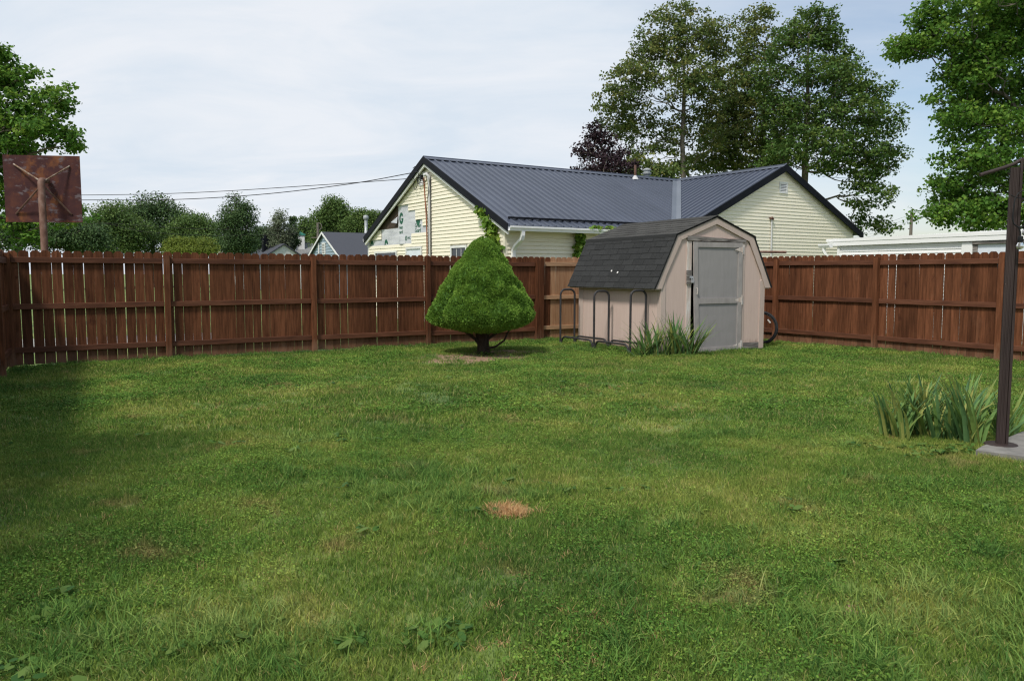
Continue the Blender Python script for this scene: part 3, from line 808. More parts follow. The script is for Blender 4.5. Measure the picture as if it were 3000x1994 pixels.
# gable vents
def vent(pt, s0, s1, z0, z1, n):
    mb = MB()
    P = lambda a, b, c, d, o0, o1_: mb.prism([pt(a, c, o1_), pt(b, c, o1_), pt(b, d, o1_), pt(a, d, o1_)], Vector(pt(a, c, o0)) - Vector(pt(a, c, o1_)))
    f = 0.035
    P(s0, s1, z1 - f, z1, 0.0, 0.04); P(s0, s1, z0, z0 + f, 0.0, 0.04); P(s0, s0 + f, z0 + f, z1 - f, 0.0, 0.04); P(s1 - f, s1, z0 + f, z1 - f, 0.0, 0.04)
    v_ = mb.build('gable_vent', M['trimwhite'], house)
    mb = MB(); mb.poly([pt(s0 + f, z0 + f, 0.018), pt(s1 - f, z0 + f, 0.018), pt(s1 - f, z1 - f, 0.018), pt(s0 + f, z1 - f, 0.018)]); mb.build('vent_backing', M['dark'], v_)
    for i in range(n):
        zz = z0 + f + (z1 - z0 - 2 * f) * (i + 0.5) / n; dz = (z1 - z0 - 2 * f) / n * 0.34
        mb = MB(); mb.prism([pt(s0 + f, zz - dz, 0.036), pt(s1 - f, zz - dz, 0.036), pt(s1 - f, zz + dz, 0.024), pt(s0 + f, zz + dz, 0.024)], Vector(pt(0, 0, 0.0)) - Vector(pt(0, 0, 0.004)))
        mb.build('louver', M['trimwhite'], v_)
vent(gpt, -0.53, -0.20, 4.02, 4.40, 6)
vent(wpt, -0.16, 0.22, 3.93, 4.28, 6)
# service mast, red cable, loops of wire
mb = MB()
mb.tube([gpt(0.17, 4.20, 0.06), gpt(0.17, 3.5, 0.06), gpt(0.15, 2.0, 0.06), gpt(0.15, 0.4, 0.06)], 0.038, 8)
mb.tube([gpt(0.17, 4.10, 0.06), gpt(0.17, 4.24, 0.07), gpt(0.13, 4.30, 0.12), gpt(0.05, 4.27, 0.16)], [0.05, 0.055, 0.055, 0.045], 8)
mb.build('service_mast', M['conduit'], house, smooth=50)
mb = MB()
mb.tube([gpt(-0.19, 4.24, 0.05), gpt(-0.18, 3.9, 0.035), gpt(-0.13, 3.5, 0.035), gpt(-0.08, 3.2, 0.04), gpt(-0.06, 2.8, 0.035), gpt(-0.05, 2.3, 0.035), gpt(-0.06, 1.6, 0.03)], 0.016, 6)
mb.build('red_cable', M['redcable'], house, smooth=60)
mb = MB()
mb.tube([gpt(0.24, 4.2, 0.10), gpt(0.26, 4.05, 0.10), gpt(0.20, 3.75, 0.11), gpt(0.13, 3.5, 0.11), gpt(0.10, 3.3, 0.11), gpt(0.16, 3.0, 0.11), gpt(0.17, 2.0, 0.10)], 0.009, 5)
mb.tube([gpt(0.215, 4.2, 0.03), gpt(0.215, 3.0, 0.03), gpt(0.21, 1.8, 0.03)], 0.010, 5)
c = gpt(0.03, 4.20, 0.13)
mb.tube([gpt(0.03 + 0.12 * math.cos(q), 4.20 + 0.13 * math.sin(q), 0.13) for q in np.linspace(0, 4 * PI, 32)], 0.009, 5)
mb.tube([gpt(s, z_, 0.12) for s, z_ in ((-0.75, 4.56), (-0.6, 4.6), (-0.52, 4.52), (-0.50, 4.3), (-0.45, 4.12), (-0.36, 4.05), (-0.28, 4.12), (-0.22, 4.25))], 0.010, 5)
mb.tube([gpt(s, z_, 0.13) for s, z_ in ((-0.6, 4.5), (-0.66, 4.2), (-0.70, 4.02), (-0.62, 3.92), (-0.5, 3.97), (-0.42, 4.1), (-0.36, 4.3), (-0.40, 4.45))], 0.009, 5)
mb.tube([gpt(-0.25, 4.31, 0.12), gpt(-0.1, 4.29, 0.12), gpt(0.28, 4.33, 0.10)], 0.010, 5)
mb.box(-0.03, 0.03, -0.03, 0.03, -0.07, 0.07, M=Matrix.Translation(gpt(-0.2, 4.24, 0.12)))
mb.build('service_wiring', M['cable'], house, smooth=60)
# vent pipe and flue on the roof
mb = MB(); pz = zroof(0.24); mb.tube([H(7.97, 0.24, pz), H(7.97, 0.24, pz + 0.47)], 0.045, 10); vp = mb.build('vent_pipe', M['rust'], house, smooth=50)
mb = MB(); mb.lathe([(0.13, -0.02), (0.10, 0.03), (0.055, 0.10), (0.05, 0.12)], H(7.97, 0.24, pz), 12); mb.build('pipe_boot', M['conduit'], vp, smooth=50)
mb = MB(); fz = zroof(0.5)
mb.lathe([(0.09, -0.1), (0.09, 0.40), (0.13, 0.42), (0.16, 0.46), (0.16, 0.50), (0.12, 0.52), (0.12, 0.56), (0.16, 0.58), (0.16, 0.61), (0.05, 0.66), (0.0, 0.665)], H(9.2, -0.5, fz), 14)
mb.build('flue', M['galv'], house, smooth=40)
# conduit riser on wing gable
mb = MB(); mb.tube([wpt(-0.52, 3.10, 0.05), wpt(-0.48, 0.5, 0.05)], 0.024, 6); cr_ = mb.build('conduit_riser', M['conduit'], house, smooth=50)
mb = MB(); mb.tube([wpt(-0.60, 3.13, 0.06), wpt(-0.52, 3.16, 0.06), wpt(-0.46, 3.10, 0.06)], 0.04, 6); mb.build('riser_cap', M['rust'], cr_)

# ------------------------------------------------------------------ shed
FA = math.radians(27.3)
shed = thing('garden_shed', 'pink beige barn-shaped garden shed with grey door and black shingle roof', 'shed', (2.634, 13.892, 0), FA)
SW, SD = 2.44, 2.70
APX, KN, TIP = 1.22, (0.90, 2.115), (1.37, 1.17)      # half-widths from the middle, heights
ZA = 2.455
def gam(z):   # half width of the roof line at height z
    if z > KN[1]: return KN[0] * (ZA - z) / (ZA - KN[1])
    return KN[0] + (TIP[0] - KN[0]) * (KN[1] - z) / (KN[1] - TIP[1])
mb = MB()
mb.box(0, 0.012, 0.012, SD, 0.05, 1.36); mb.build('side_wall', M['shedwall'], shed)
mb = MB(); mb.box(SW - 0.012, SW, 0.012, SD, 0.05, 1.36); mb.build('side_wall', M['shedwall'], shed)
def gpoly(z0, inset=0.02):
    return [(0, z0), (SW, z0), (SW, 1.42), (APX + KN[0] - inset, KN[1] - 0.02), (APX, ZA - 0.03), (APX - KN[0] + inset, KN[1] - 0.02), (0, 1.42)]
mb = MB(); mb.prism([(x, SD, z) for x, z in gpoly(0.05)], (0, -0.012, 0)); mb.build('back_wall', M['shedwall'], shed)
D0, D1, DZ = 0.665, 1.855, 2.02
mb = MB()
mb.prism([(0, 0, 0.05), (D0 - 0.0, 0, 0.05), (D0, 0, DZ), (0.42, 0, DZ), (0, 0, 1.42)], (0, 0.012, 0))
mb.prism([(D1, 0, 0.05), (SW, 0, 0.05), (SW, 0, 1.42), (2.02, 0, DZ), (D1, 0, DZ)], (0, 0.012, 0))
mb.prism([(0.42, 0, DZ), (2.02, 0, DZ), (APX + KN[0] - 0.06, 0, KN[1] - 0.04), (APX, 0, ZA - 0.04), (APX - KN[0] + 0.06, 0, KN[1] - 0.04)], (0, 0.012, 0))
mb.build('front_wall', M['shedwall'], shed)
mb = MB(); mb.box(D0 - 0.05, D1 + 0.05, 0.35, 0.36, 0.05, DZ); mb.build('dark_interior', M['dark'], shed)  # near-black sheet painted as the shade inside the shed
for (x0, x1) in ((-0.014, 0.088), (SW - 0.105, SW + 0.014)):
    mb = MB(); mb.prism([(x0, -0.014, 0.02), (x1, -0.014, 0.02), (x1, -0.014, 1.36), (x0, -0.014, 1.30)], (0, 0.014, 0)); mb.build('corner_trim', M['shedtrim'], shed)
mb = MB(); mb.box(-0.014, 0.0, 0.0, 0.09, 0.02, 1.33); mb.build('corner_trim', M['shedtrim'], shed)
mb = MB(); mb.box(-0.014, 0.0, SD - 0.16, SD, 0.02, 1.33); mb.build('corner_trim', M['shedtrim'], shed)
mb = MB(); mb.box(0.10, D0 - 0.02, -0.012, 0, 0.02, 0.14); mb.box(D1 + 0.08, SW - 0.11, -0.012, 0.0, 0.02, 0.14); mb.box(0.02, SW - 0.02, 0.02, SD - 0.02, 0.0, 0.05); mb.build('sill', M['weathered'], shed)
# jambs
mb = MB(); mb.prism([(0.565, -0.016, 0.05), (0.660, -0.016, 0.05), (0.660, -0.016, DZ - 0.005), (0.555, -0.016, DZ - 0.005)], (0, 0.016, 0)); mb.build('door_jamb', M['peeled'], shed)
mb = MB(); mb.box(D1 + 0.005, D1 + 0.075, -0.016, 0, 0.05, DZ - 0.005); mb.build('door_jamb', M['shedtrim'], shed)
mb = MB(); n = 14
top = [(0.545 + 1.40 * i / n, -0.034, 2.112 - 0.045 * i / n + RND.uniform(-0.006, 0.004)) for i in range(n + 1)]
bot = [(0.555 + 1.37 * i / n, -0.034, 2.028 - 0.012 * i / n + RND.uniform(-0.004, 0.006)) for i in range(n + 1)]
mb.prism(top + bot[::-1], (0, 0.034, 0)); mb.build('lintel', M['weathered'], shed)
# warped door: hinged on its right edge, its lower latch corner sprung outwards
def dw(x, y, z):
    s = 1 - (x - D0) / (D1 - D0); t = 1 - z / DZ
    return Vector((x + 0.02 * t * s, y - 0.02 - 0.075 * s * t ** 1.2, z))
door = thing('door', None, None); door.parent = shed
def dpiece(name, x0, x1, y0, y1, z0, z1, m_, nx=2, nz=6):
    mb = MB()
    g = lambda i, j, y: dw(x0 + (x1 - x0) * i / nx, y, z0 + (z1 - z0) * j / nz)
    for y, fl_ in ((y0, False), (y1, True)):
        for i in range(nx):
            for j in range(nz):
                q = [g(i, j, y), g(i + 1, j, y), g(i + 1, j + 1, y), g(i, j + 1, y)]
                mb.poly(q[::-1] if fl_ else q)
    for j in range(nz):
        mb.poly([g(0, j, y0), g(0, j + 1, y0), g(0, j + 1, y1), g(0, j, y1)]); mb.poly([g(nx, j, y0), g(nx, j, y1), g(nx, j + 1, y1), g(nx, j + 1, y0)])
    for i in range(nx):
        mb.poly([g(i, 0, y0), g(i, 0, y1), g(i + 1, 0, y1), g(i + 1, 0, y0)]); mb.poly([g(i, nz, y0), g(i + 1, nz, y0), g(i + 1, nz, y1), g(i, nz, y1)])
    return mb.build(name, m_, door)
E0, E1 = D0 + 0.012, D1 - 0.006
dpiece('door_panel', E0 + 0.01, E1 - 0.01, -0.004, 0.012, 0.02, DZ - 0.02, M['doorgrey'])
dpiece('door_board', E0, E0 + 0.10, -0.026, -0.004, 0.0, DZ - 0.012, M['doortrim'])
dpiece('door_board', E1 - 0.10, E1, -0.026, -0.004, 0.0, DZ - 0.012, M['doortrim'])
for z0, z1 in ((0.0, 0.095), (0.893, 0.992), (DZ - 0.105, DZ - 0.012)):
    dpiece('door_rail', E0 + 0.10, E1 - 0.10, -0.025, -0.0045, z0, z1, M['doortrim'], 3, 1)
for zz in (0.10, 0.95, 1.88):
    mb = MB()
    mb.prism([(E1 - 0.20, -0.050, zz), (E1 - 0.02, -0.050, zz - 0.05), (E1 + 0.0, -0.050, zz - 0.05), (E1 + 0.0, -0.050, zz + 0.05), (E1 - 0.02, -0.050, zz + 0.05)], (0, 0.004, 0))
    mb.box(E1 + 0.004, E1 + 0.055, -0.026, -0.018, zz - 0.09, zz + 0.09)
    mb.tube([(E1, -0.045, zz - 0.09), (E1, -0.045, zz + 0.09)], 0.008, 6)
    mb.build('hinge', M['peeled'], door)
mb = MB(); mb.box(0.545, 0.655, -0.042, -0.016, 1.25, 1.50); mb.build('latch_block', M['weathered'], shed)
mb = MB(); mb.box(0.60, 0.72, -0.052, -0.044, 1.355, 1.395); mb.tube([(0.63, -0.06, 1.375), (0.63, -0.075, 1.36), (0.63, -0.075, 1.34)], 0.006, 6); hs_ = mb.build('hasp', M['steel'], shed)
mb = MB(); mb.tube([(0.625, -0.072, 1.33), (0.625, -0.072, 1.37), (0.643, -0.072, 1.385), (0.661, -0.072, 1.37), (0.661, -0.072, 1.33)], 0.006, 6); mb.box(0.615, 0.671, -0.085, -0.060, 1.275, 1.335); mb.build('padlock', M['steel'], hs_)
mb = MB(); mb.tube([dw(E0 + 0.055, -0.03, 1.18), dw(E0 + 0.055, -0.055, 1.17), dw(E0 + 0.055, -0.055, 1.08), dw(E0 + 0.055, -0.03, 1.07)], 0.007, 6); mb.build('handle', M['peeled'], door)
# rake boards (front and back)
for yy, th in ((-0.032, 0.020), (SD + 0.165, 0.020)):
    for sg in (-1, 1):
        X = lambda x: APX + sg * x
        mb = MB(); mb.prism([(X(0), yy, ZA), (X(KN[0]), yy, KN[1]), (X(KN[0] - 0.10), yy, KN[1] - 0.078), (X(0), yy, ZA - 0.115)], (0, th, 0)); mb.build('rake_board', M['shedtrim'], shed)
        mb = MB(); mb.prism([(X(KN[0] + 0.002), yy, KN[1]), (X(TIP[0]), yy, TIP[1]), (X(1.225), yy, TIP[1]), (X(1.125), yy, 1.42), (X(KN[0] - 0.098), yy, KN[1] - 0.080)], (0, th, 0)); mb.build('rake_board', M['shedtrim'], shed)
# deck and soffit
YF, YB = -0.045, SD + 0.19
mb = MB()
for sg in (-1, 1):
    X = lambda x: APX + sg * x
    mb.prism([(X(0), YF, ZA + 0.002), (X(KN[0]), YF, KN[1] + 0.002), (X(KN[0]), YF, KN[1] + 0.007), (X(0), YF, ZA + 0.007)], (0, YB - YF, 0))
    mb.prism([(X(KN[0] + 0.001), YF, KN[1] + 0.002), (X(TIP[0]), YF, TIP[1]), (X(TIP[0] + 0.012), YF, TIP[1] + 0.004), (X(KN[0] + 0.013), YF, KN[1] + 0.008)], (0, YB - YF, 0))
mb.build('roof_deck', M['shingle'], shed)
mb = MB()
for sg in (-1, 1):
    X = lambda x: APX + sg * x
    mb.prism([(X(1.225), 0.0, TIP[1]), (X(TIP[0] - 0.01), 0.0, TIP[1]), (X(TIP[0] - 0.01), 0.0, TIP[1] - 0.02), (X(1.225), 0.0, TIP[1] - 0.02)], (0, SD + 0.16, 0))
mb.build('soffit', M['shedtrim'], shed)
# shingles, one object each
def shingle_mesh(m_, hh):
    mb = MB(); wd = 0.325
    mb.prism([(0.0025, 0, 0.012), (wd, 0, 0.012), (wd, hh, 0.005), (0.0025, hh, 0.005)], (0, 0, -0.007))
    return mb.mesh('shingle', m_)
def slope_shingles(pa, pb, rows, m_, sg):
    """pa = top edge point (x,z), pb = bottom edge point; shingle local x along the roof, local y up the slope"""
    pa = Vector((pa[0], 0, pa[1])); pb = Vector((pb[0], 0, pb[1]))
    up = (pa - pb); ln = up.length; up.normalize()
    along = Vector((0, 1, 0))
    nrm = along.cross(up) if along.cross(up).dot(Vector((sg, 0, 0.6))) > 0 else up.cross(along)
    ex = ln / rows
    me = shingle_mesh(m_, ex * 1.16)
    if (along.cross(up)).dot(nrm) < 0: along = -along
    for r in range(rows):
        y = YF + 0.0 - 0.33 * (0.5 if r % 2 else 0.08) + RND.uniform(-0.02, 0.02)
        while y < YB - 0.02:
            y0 = max(y, YF); y1 = min(y + 0.33, YB)
            if y1 - y0 > 0.05:
                o = put('shingle', me, shed)
                st = y0 if along.y > 0 else y1
                base = pb + up * (r * ex) + nrm * (0.006 + RND.uniform(0, 0.003)) + Vector((0, st, 0))
                R = Matrix((along, up, nrm)).transposed().to_4x4()
                o.matrix_local = Matrix.Translation(base) @ R @ Matrix.Diagonal(((y1 - y0) / 0.33, 1, 1, 1))
            y += 0.33
for sg in (-1, 1):
    slope_shingles((APX + sg * (KN[0] + 0.012), KN[1] + 0.012), (APX + sg * (TIP[0] + 0.018), TIP[1] - 0.004), 9, M['shingle'], sg)
    slope_shingles((APX, ZA + 0.018), (APX + sg * (KN[0] + 0.012), KN[1] + 0.016), 7, M['shingle_worn'], sg)
for sg in (-1, 1):
    mb = MB(); x0 = APX + sg * (KN[0] - 0.02); x1 = APX + sg * (KN[0] + 0.035)
    mb.prism([(x0, YF - 0.002, KN[1] + 0.034), (x1, YF - 0.002, KN[1] + 0.018), (x1 + sg * 0.012, YF - 0.002, KN[1] - 0.03), (x1 + sg * 0.020, YF - 0.002, KN[1] - 0.03), (x1 + sg * 0.008, YF - 0.002, KN[1] + 0.026), (x0, YF - 0.002, KN[1] + 0.042)], (0, YB - YF + 0.004, 0))
    mb.build('roof_break_strip', M['shingle'], shed)
mb = MB()
for i in range(8):
    q0 = YF + (YB - YF) * i / 8; q1 = q0 + (YB - YF) / 8 - 0.004
    for sg in (-1, 1):
        mb.prism([(APX, q0, ZA + 0.036), (APX + sg * 0.13, q0, ZA - 0.013), (APX + sg * 0.13, q1, ZA - 0.013), (APX, q1, ZA + 0.036)], (0, 0, 0.006))
mb.build('ridge_shingles', M['shingle_worn'], shed)
mb = MB()
for yy, zz in ((1.50, 1.49), (1.28, 1.46)):
    x = APX - gam(zz) - 0.034
    mb.lathe([(0.0, 0.0), (0.022, 0.0), (0.020, 0.006), (0.0, 0.008)], (x, yy, zz), 7, axis=(-0.895, 0, 0.445))
mb.build('white_blotch', M['reflector'], shed)

# ------------------------------------------------------------------ bike rack
rack = thing('bike_rack', 'dark tubular bike rack of three tall hoops beside the shed wall', 'bike rack', (0.985, 15.93, 0))
rd = Vector((0.498, -0.867, 0)); rn = Vector((0.8886, 0.4586, 0)) * 0.335
def hoop(o0, h):
    p = []
    r = 0.11; l = rn.length; e = rn.normalized()
    p += [o0 + Vector((0, 0, -0.05)), o0 + Vector((0, 0, 0.5)), o0 + Vector((0, 0, h - r))]
    for q in np.linspace(0, PI / 2, 6)[1:]: p.append(o0 + e * (r - r * math.cos(q)) + Vector((0, 0, h - r + r * math.sin(q))))
    for q in np.linspace(0, PI / 2, 6): p.append(o0 + e * (l - r + r * math.sin(q)) + Vector((0, 0, h - r + r * math.cos(q))))
    p += [o0 + rn + Vector((0, 0, 0.5)), o0 + rn + Vector((0, 0, -0.05))]
    mb = MB(); mb.tube(p, 0.021, 10); mb.build('hoop', M['rack'], rack, smooth=50)
offs = [0.0, 1.16, 2.26]
for i, q in enumerate(offs): hoop(rd * q, [1.12, 1.11, 1.14][i])
def railp(a, b):
    l = (b - a).length; e = (b - a).normalized(); r = 0.13; s0 = 0.045
    p = [a + e * s0 + Vector((0, 0, -0.04))]
    for q in np.linspace(0, PI / 2, 6): p.append(a + e * (s0 + r - r * math.cos(q)) + Vector((0, 0, 0.17 - r + r * math.sin(q))))
    for q in np.linspace(0, PI / 2, 6): p.append(a + e * (l - s0 - r + r * math.sin(q)) + Vector((0, 0, 0.17 - r + r * math.cos(q))))
    p.append(a + e * (l - s0) + Vector((0, 0, -0.04)))
    mb = MB(); mb.tube(p, 0.019, 10); mb.build('base_rail', M['rack'], rack, smooth=50)
for i in range(2):
    for sh in (Vector((0, 0, 0)), rn): railp(rd * offs[i] + sh, rd * offs[i + 1] + sh)

# ------------------------------------------------------------------ bicycle behind the shed
bd = Vector((0.72, -0.69, 0)).normalized()          # from front to rear wheel
bike = thing('bicycle', 'bicycle parked behind the shed with only its black rear wheel showing', 'bicycle', (5.13, 16.05, 0), math.atan2(bd.y, bd.x))
def wheel(x):
    wr = 0.315
    mb = MB(); n = 40
    mb.tube([(x + wr * math.cos(q), 0, wr + 0.02 + wr * math.sin(q)) for q in np.linspace(0, 2 * PI, n + 1)], 0.025, 8, caps=False); wh = mb.build('wheel', M['rubber'], bike, smooth=60)
    mb = MB(); mb.tube([(x + 0.283 * math.cos(q), 0, wr + 0.02 + 0.283 * math.sin(q)) for q in np.linspace(0, 2 * PI, n + 1)], 0.012, 6, caps=False); mb.build('rim', M['rack'], wh, smooth=60)
    mb = MB()
    for i in range(24):
        q = 2 * PI * i / 24; s = 0.03 if i % 2 else -0.03
        mb.tube([(x + 0.02 * math.cos(q + 0.8), s, wr + 0.02 + 0.02 * math.sin(q + 0.8)), (x + 0.275 * math.cos(q), 0, wr + 0.02 + 0.275 * math.sin(q))], 0.0015, 3, caps=False)
    mb.build('spokes', M['rack'], wh)
    mb = MB(); mb.tube([(x, -0.05, wr + 0.02), (x, 0.05, wr + 0.02)], 0.022, 8); mb.build('hub', M['rack'], wh)
    return wh
wh = wheel(0.0); wheel(-1.02)
mb = MB(); zc = 0.335
for r, y in ((0.065, -0.045), (0.05, -0.055), (0.04, -0.065)):
    pts = [(r * (1.0 if i % 2 else 0.88) * math.cos(2 * PI * i / 32), y, zc + r * (1.0 if i % 2 else 0.88) * math.sin(2 * PI * i / 32)) for i in range(32)]
    mb.prism(pts, (0, 0.004, 0))
mb.build('sprocket', M['brass'], wh)
mb = MB(); q = 0.75
mb.box(-0.045, 0.045, -0.006, 0.006, -0.012, 0.012, M=Matrix.Translation((0.205 * math.cos(q), -0.015, zc + 0.205 * math.sin(q))) @ Matrix.Rotation(-(q + PI / 2), 4, 'Y'))
mb.build('reflector', M['reflector'], wh)
mb = MB()
bb = (-0.43, 0, 0.30); st = (-0.30, 0, 0.72); ht = (-0.88, 0, 0.75); hb = (-0.91, 0, 0.62)
for a, b in ((bb, st), (bb, hb), (st, ht), (ht, hb)): mb.tube([a, b], 0.018, 8)
for s in (-0.05, 0.05):
    mb.tube([(0, s, zc), (bb[0], s * 0.5, bb[2])], 0.009, 6); mb.tube([(0, s, zc), (st[0], s * 0.5, st[2])], 0.009, 6); mb.tube([(-1.02, s, zc), (hb[0], s, hb[2])], 0.012, 6)
mb.tube([st, (-0.27, 0, 0.84)], 0.013, 6)
mb.tube([ht, (-0.86, 0, 0.86)], 0.013, 6)
mb.build('frame', M['rack'], bike, smooth=50)
mb = MB(); mb.tube([(-0.86, -0.28, 0.90), (-0.86, -0.1, 0.87), (-0.86, 0.1, 0.87), (-0.86, 0.28, 0.90)], 0.013, 6); mb.build('handlebar', M['rubber'], bike)
mb = MB(); mb.tube([(-0.40, 0, 0.86), (-0.30, 0, 0.865), (-0.20, 0, 0.87), (-0.12, 0, 0.885)], [0.025, 0.05, 0.085, 0.07], 8); mb.build('saddle', M['rubber'], bike, smooth=60)

# ------------------------------------------------------------------ clothesline post beyond the right fence
cpost = thing('clothesline_post', 'rusty horizontal pipe of clothesline post above the fence beside the shed', 'clothesline post', (5.62, 17.7, 0))
mb = MB(); mb.tube([(-0.5, 0.02, 1.925), (0.52, -0.02, 1.915)], 0.029, 10); mb.build('crossbar', M['rust'], cpost, smooth=50)
mb = MB(); mb.tube([(-0.10, 0, 0.0), (-0.10, 0, 1.55), (-0.06, 0, 1.90)], 0.034, 10); mb.build('upright', M['galv'], cpost, smooth=50)

# ------------------------------------------------------------------ basketball hoop
bh = thing('basketball_hoop', 'rusty steel basketball backboard seen from behind, on a pole past the fence', 'basketball hoop', (at(122, 560, 15.6).x, 15.6, 0), math.radians(8))
P0 = at(122, 560, 15.6); zt = at(122, 530, 15.6).z
mb = MB(); mb.tube([(0, 0, 0), (0, 0, zt - 0.02), (0, 0.02, zt + 0.01), (0, 0.30, zt + 0.03)], [0.066, 0.066, 0.062, 0.05], 12); mb.build('pole', M['rust'], bh, smooth=50)
bx0, bx1 = at(20, 455, 15.9).x - P0.x, at(231, 455, 15.9).x - P0.x
bz0, bz1 = at(120, 651, 15.9).z, at(120, 455, 15.9).z
mb = MB(); mb.box(bx0, bx1, 0.34, 0.352, bz0, bz1)
mb.build('backboard', M['board_rust'], bh)
for (sx, sz) in ((bx0 + 0.20, bz1 - 0.18), (bx1 - 0.19, bz1 - 0.20), (bx0 + 0.20, bz0 + 0.16), (bx1 - 0.19, bz0 + 0.16)):
    mb = MB(); mb.tube([(0.0, 0.04, zt - 0.06 if sz < zt else zt - 0.02), (sx, 0.33, sz)], 0.017, 6); mb.build('strut', M['strut'] if sz > zt else M['rust'], bh, smooth=50)  # upper struts coloured paler as if lit from above, lower ones plain rust
mb = MB(); mb.tube([(0.1 + 0.225 * math.cos(q), 0.60 + 0.225 * math.sin(q), 3.05) for q in np.linspace(0, 2 * PI, 25)], 0.009, 6, caps=False); mb.box(0.03, 0.17, 0.352, 0.40, 2.98, 3.06); mb.build('rim', M['rust'], bh, smooth=60)

# ------------------------------------------------------------------ porch post, light string, slab
pp = thing('porch_post', 'tall ribbed brown metal post standing on the concrete slab corner', 'post', (4.005, 6.335, 0.05), math.radians(-24))
def ribbed(mb, x0, x1, y0, y1, z0, z1, nr, dp=0.006):
    pts = []
    for (a, b) in (((x0, y0), (x1, y0)), ((x1, y0), (x1, y1)), ((x1, y1), (x0, y1)), ((x0, y1), (x0, y0))):
        a = Vector((*a, 0)); b = Vector((*b, 0)); t = (b - a); nrm = Vector((-t.y, t.x, 0)).normalized()
        for i in range(nr):
            for f, d in ((0.0, 0), (0.35, 0), (0.5, dp), (0.85, dp)):
                pts.append(a + t * ((i + f) / nr) + nrm * d)
    mb.prism([(p.x, p.y, z0) for p in pts], (0, 0, z1 - z0))
mb = MB(); ribbed(mb, -0.036, 0.024, -0.030, 0.030, 0, 2.235, 3, 0.005); mb.build('column', M['brownpost'], pp)
mb = MB(); ribbed(mb, 0.030, 0.048, -0.02, 0.02, 0, 2.30, 1, 0.003); mb.build('side_channel', M['brownpost'], pp)
mb = MB(); mb.lathe([(0.0, 0.0), (0.125, 0.0), (0.118, 0.010), (0.0, 0.012)], (0, 0, 0), 20); mb.build('base_plate', M['brownpost'], pp)
mb = MB()
inv = (Matrix.Translation((4.005, 6.335, 0.05)) @ Matrix.Rotation(math.radians(-24), 4, 'Z')).inverted()
mb.tube([inv @ at(px, py, 6.33) for px, py in ((2871, 513), (2900, 504), (2940, 492), (2970, 481), (2985, 473), (3005, 465), (3060, 452), (3140, 444))], 0.0145, 8); mb.build('top_bar', M['brownpost'], pp, smooth=60)
mb = MB()
for py in (492, 584): mb.tube([inv @ at(2992, py, 6.36), inv @ at(3100, py + 4, 6.5)], 0.012, 6)
mb.build('bracket', M['brownpost'], pp)
ls = thing('string_light', 'black light string with clear bulb hung around the brown post', 'string light', (at(2985, 690, 6.24)))
o0 = ls.location.copy()
def lp(px, py, Y): return at(px, py, Y) - o0
mb = MB()
mb.tube([lp(*p) for p in ((3040, 548, 6.2), (3000, 557, 6.22), (2984, 566, 6.22), (2974, 582, 6.22), (2970, 605, 6.22), (2966, 640, 6.22), (2970, 656, 6.22), (2982, 665, 6.22), (2996, 664, 6.22), (3030, 652, 6.2))], 0.0052, 6)
mb.tube([lp(*p) for p in ((2961, 571, 6.235), (2972, 577, 6.225), (2986, 580, 6.225), (3010, 582, 6.23), (3040, 586, 6.25))], 0.004, 6)
mb.tube([lp(2985, 665, 6.22), lp(2989, 680, 6.22), lp(2990, 695, 6.22)], 0.006, 6)
mb.build('cord', M['cable'], ls, smooth=60)
def bulb(px, py):
    c = lp(px, py, 6.22)
    mb = MB(); mb.lathe([(0.012, 0.045), (0.019, 0.04), (0.020, 0.0), (0.017, -0.004)], c, 12); mb.build('socket', M['cable'], ls, smooth=50)
    mb = MB(); mb.lathe([(0.014, 0.0), (0.018, -0.010), (0.0255, -0.026), (0.027, -0.038), (0.022, -0.052), (0.010, -0.060), (0.0, -0.061)], c, 14); mb.build('bulb', M['clearglass'], ls, smooth=60)
bulb(2989, 708); bulb(3006, 668)
mb = MB(); a = Vector((3.66, 6.13, -0.05)); e1 = Vector((0.75, -0.66, 0)); e2 = Vector((0.77, 0.64, 0))
pts = []
for k, (d0, d1) in enumerate(((a, a + e1 * 5), (a + e1 * 5, a + e1 * 5 + e2 * 3), (a + e1 * 5 + e2 * 3, a + e2 * 3), (a + e2 * 3, a))):
    for i in range(14):
        p = d0.lerp(d1, i / 14); pts.append(p + Vector((RND.uniform(-1, 1) * 0.012, RND.uniform(-1, 1) * 0.012, 0)))
mb.prism(pts, (0, 0, 0.105)); tag(mb.build('patio_slab', M['concrete']), kind='structure')

# ------------------------------------------------------------------ cables from the left to the gable
def cable(name, label, pts, r):
    mb = MB(); P = [at(px, py, Y) for px, py, Y in pts]
    # Catmull-Rom through the given points
    Q = []
    for i in range(len(P) - 1):
        p0 = P[max(0, i - 1)]; p1 = P[i]; p2 = P[i + 1]; p3 = P[min(len(P) - 1, i + 2)]
        for k in range(8):
            t = k / 8
            Q.append(0.5 * ((2 * p1) + (p2 - p0) * t + (2 * p0 - 5 * p1 + 4 * p2 - p3) * t * t + (3 * p1 - p0 - 3 * p2 + p3) * t ** 3))
    Q.append(P[-1])
    mb.tube(Q, r, 5); o = mb.build(name, M['cable'], smooth=60); return tag(o, label, 'cable')
cable('overhead_cable', 'upper straight black cable stretched from the left edge to the torn gable', [(-500, 582, 34), (0, 574, 31), (500, 567, 28), (955, 541, 25.3), (1245, 520, 23.5)], 0.011)
cable('overhead_cable', 'lower sagging black cable stretched from the left edge to the torn gable', [(-500, 605, 34), (0, 588, 31), (250, 586, 29.5), (500, 585, 28), (760, 570, 26.4), (1018, 540, 24.8), (1200, 508, 23.55), (1226, 503, 23.4)], 0.013)
cable('overhead_cable', 'thin upper wire crossing in front of the far left woods', [(-60, 630, 60), (270, 650, 60), (600, 671, 60), (932, 668, 60)], 0.012)
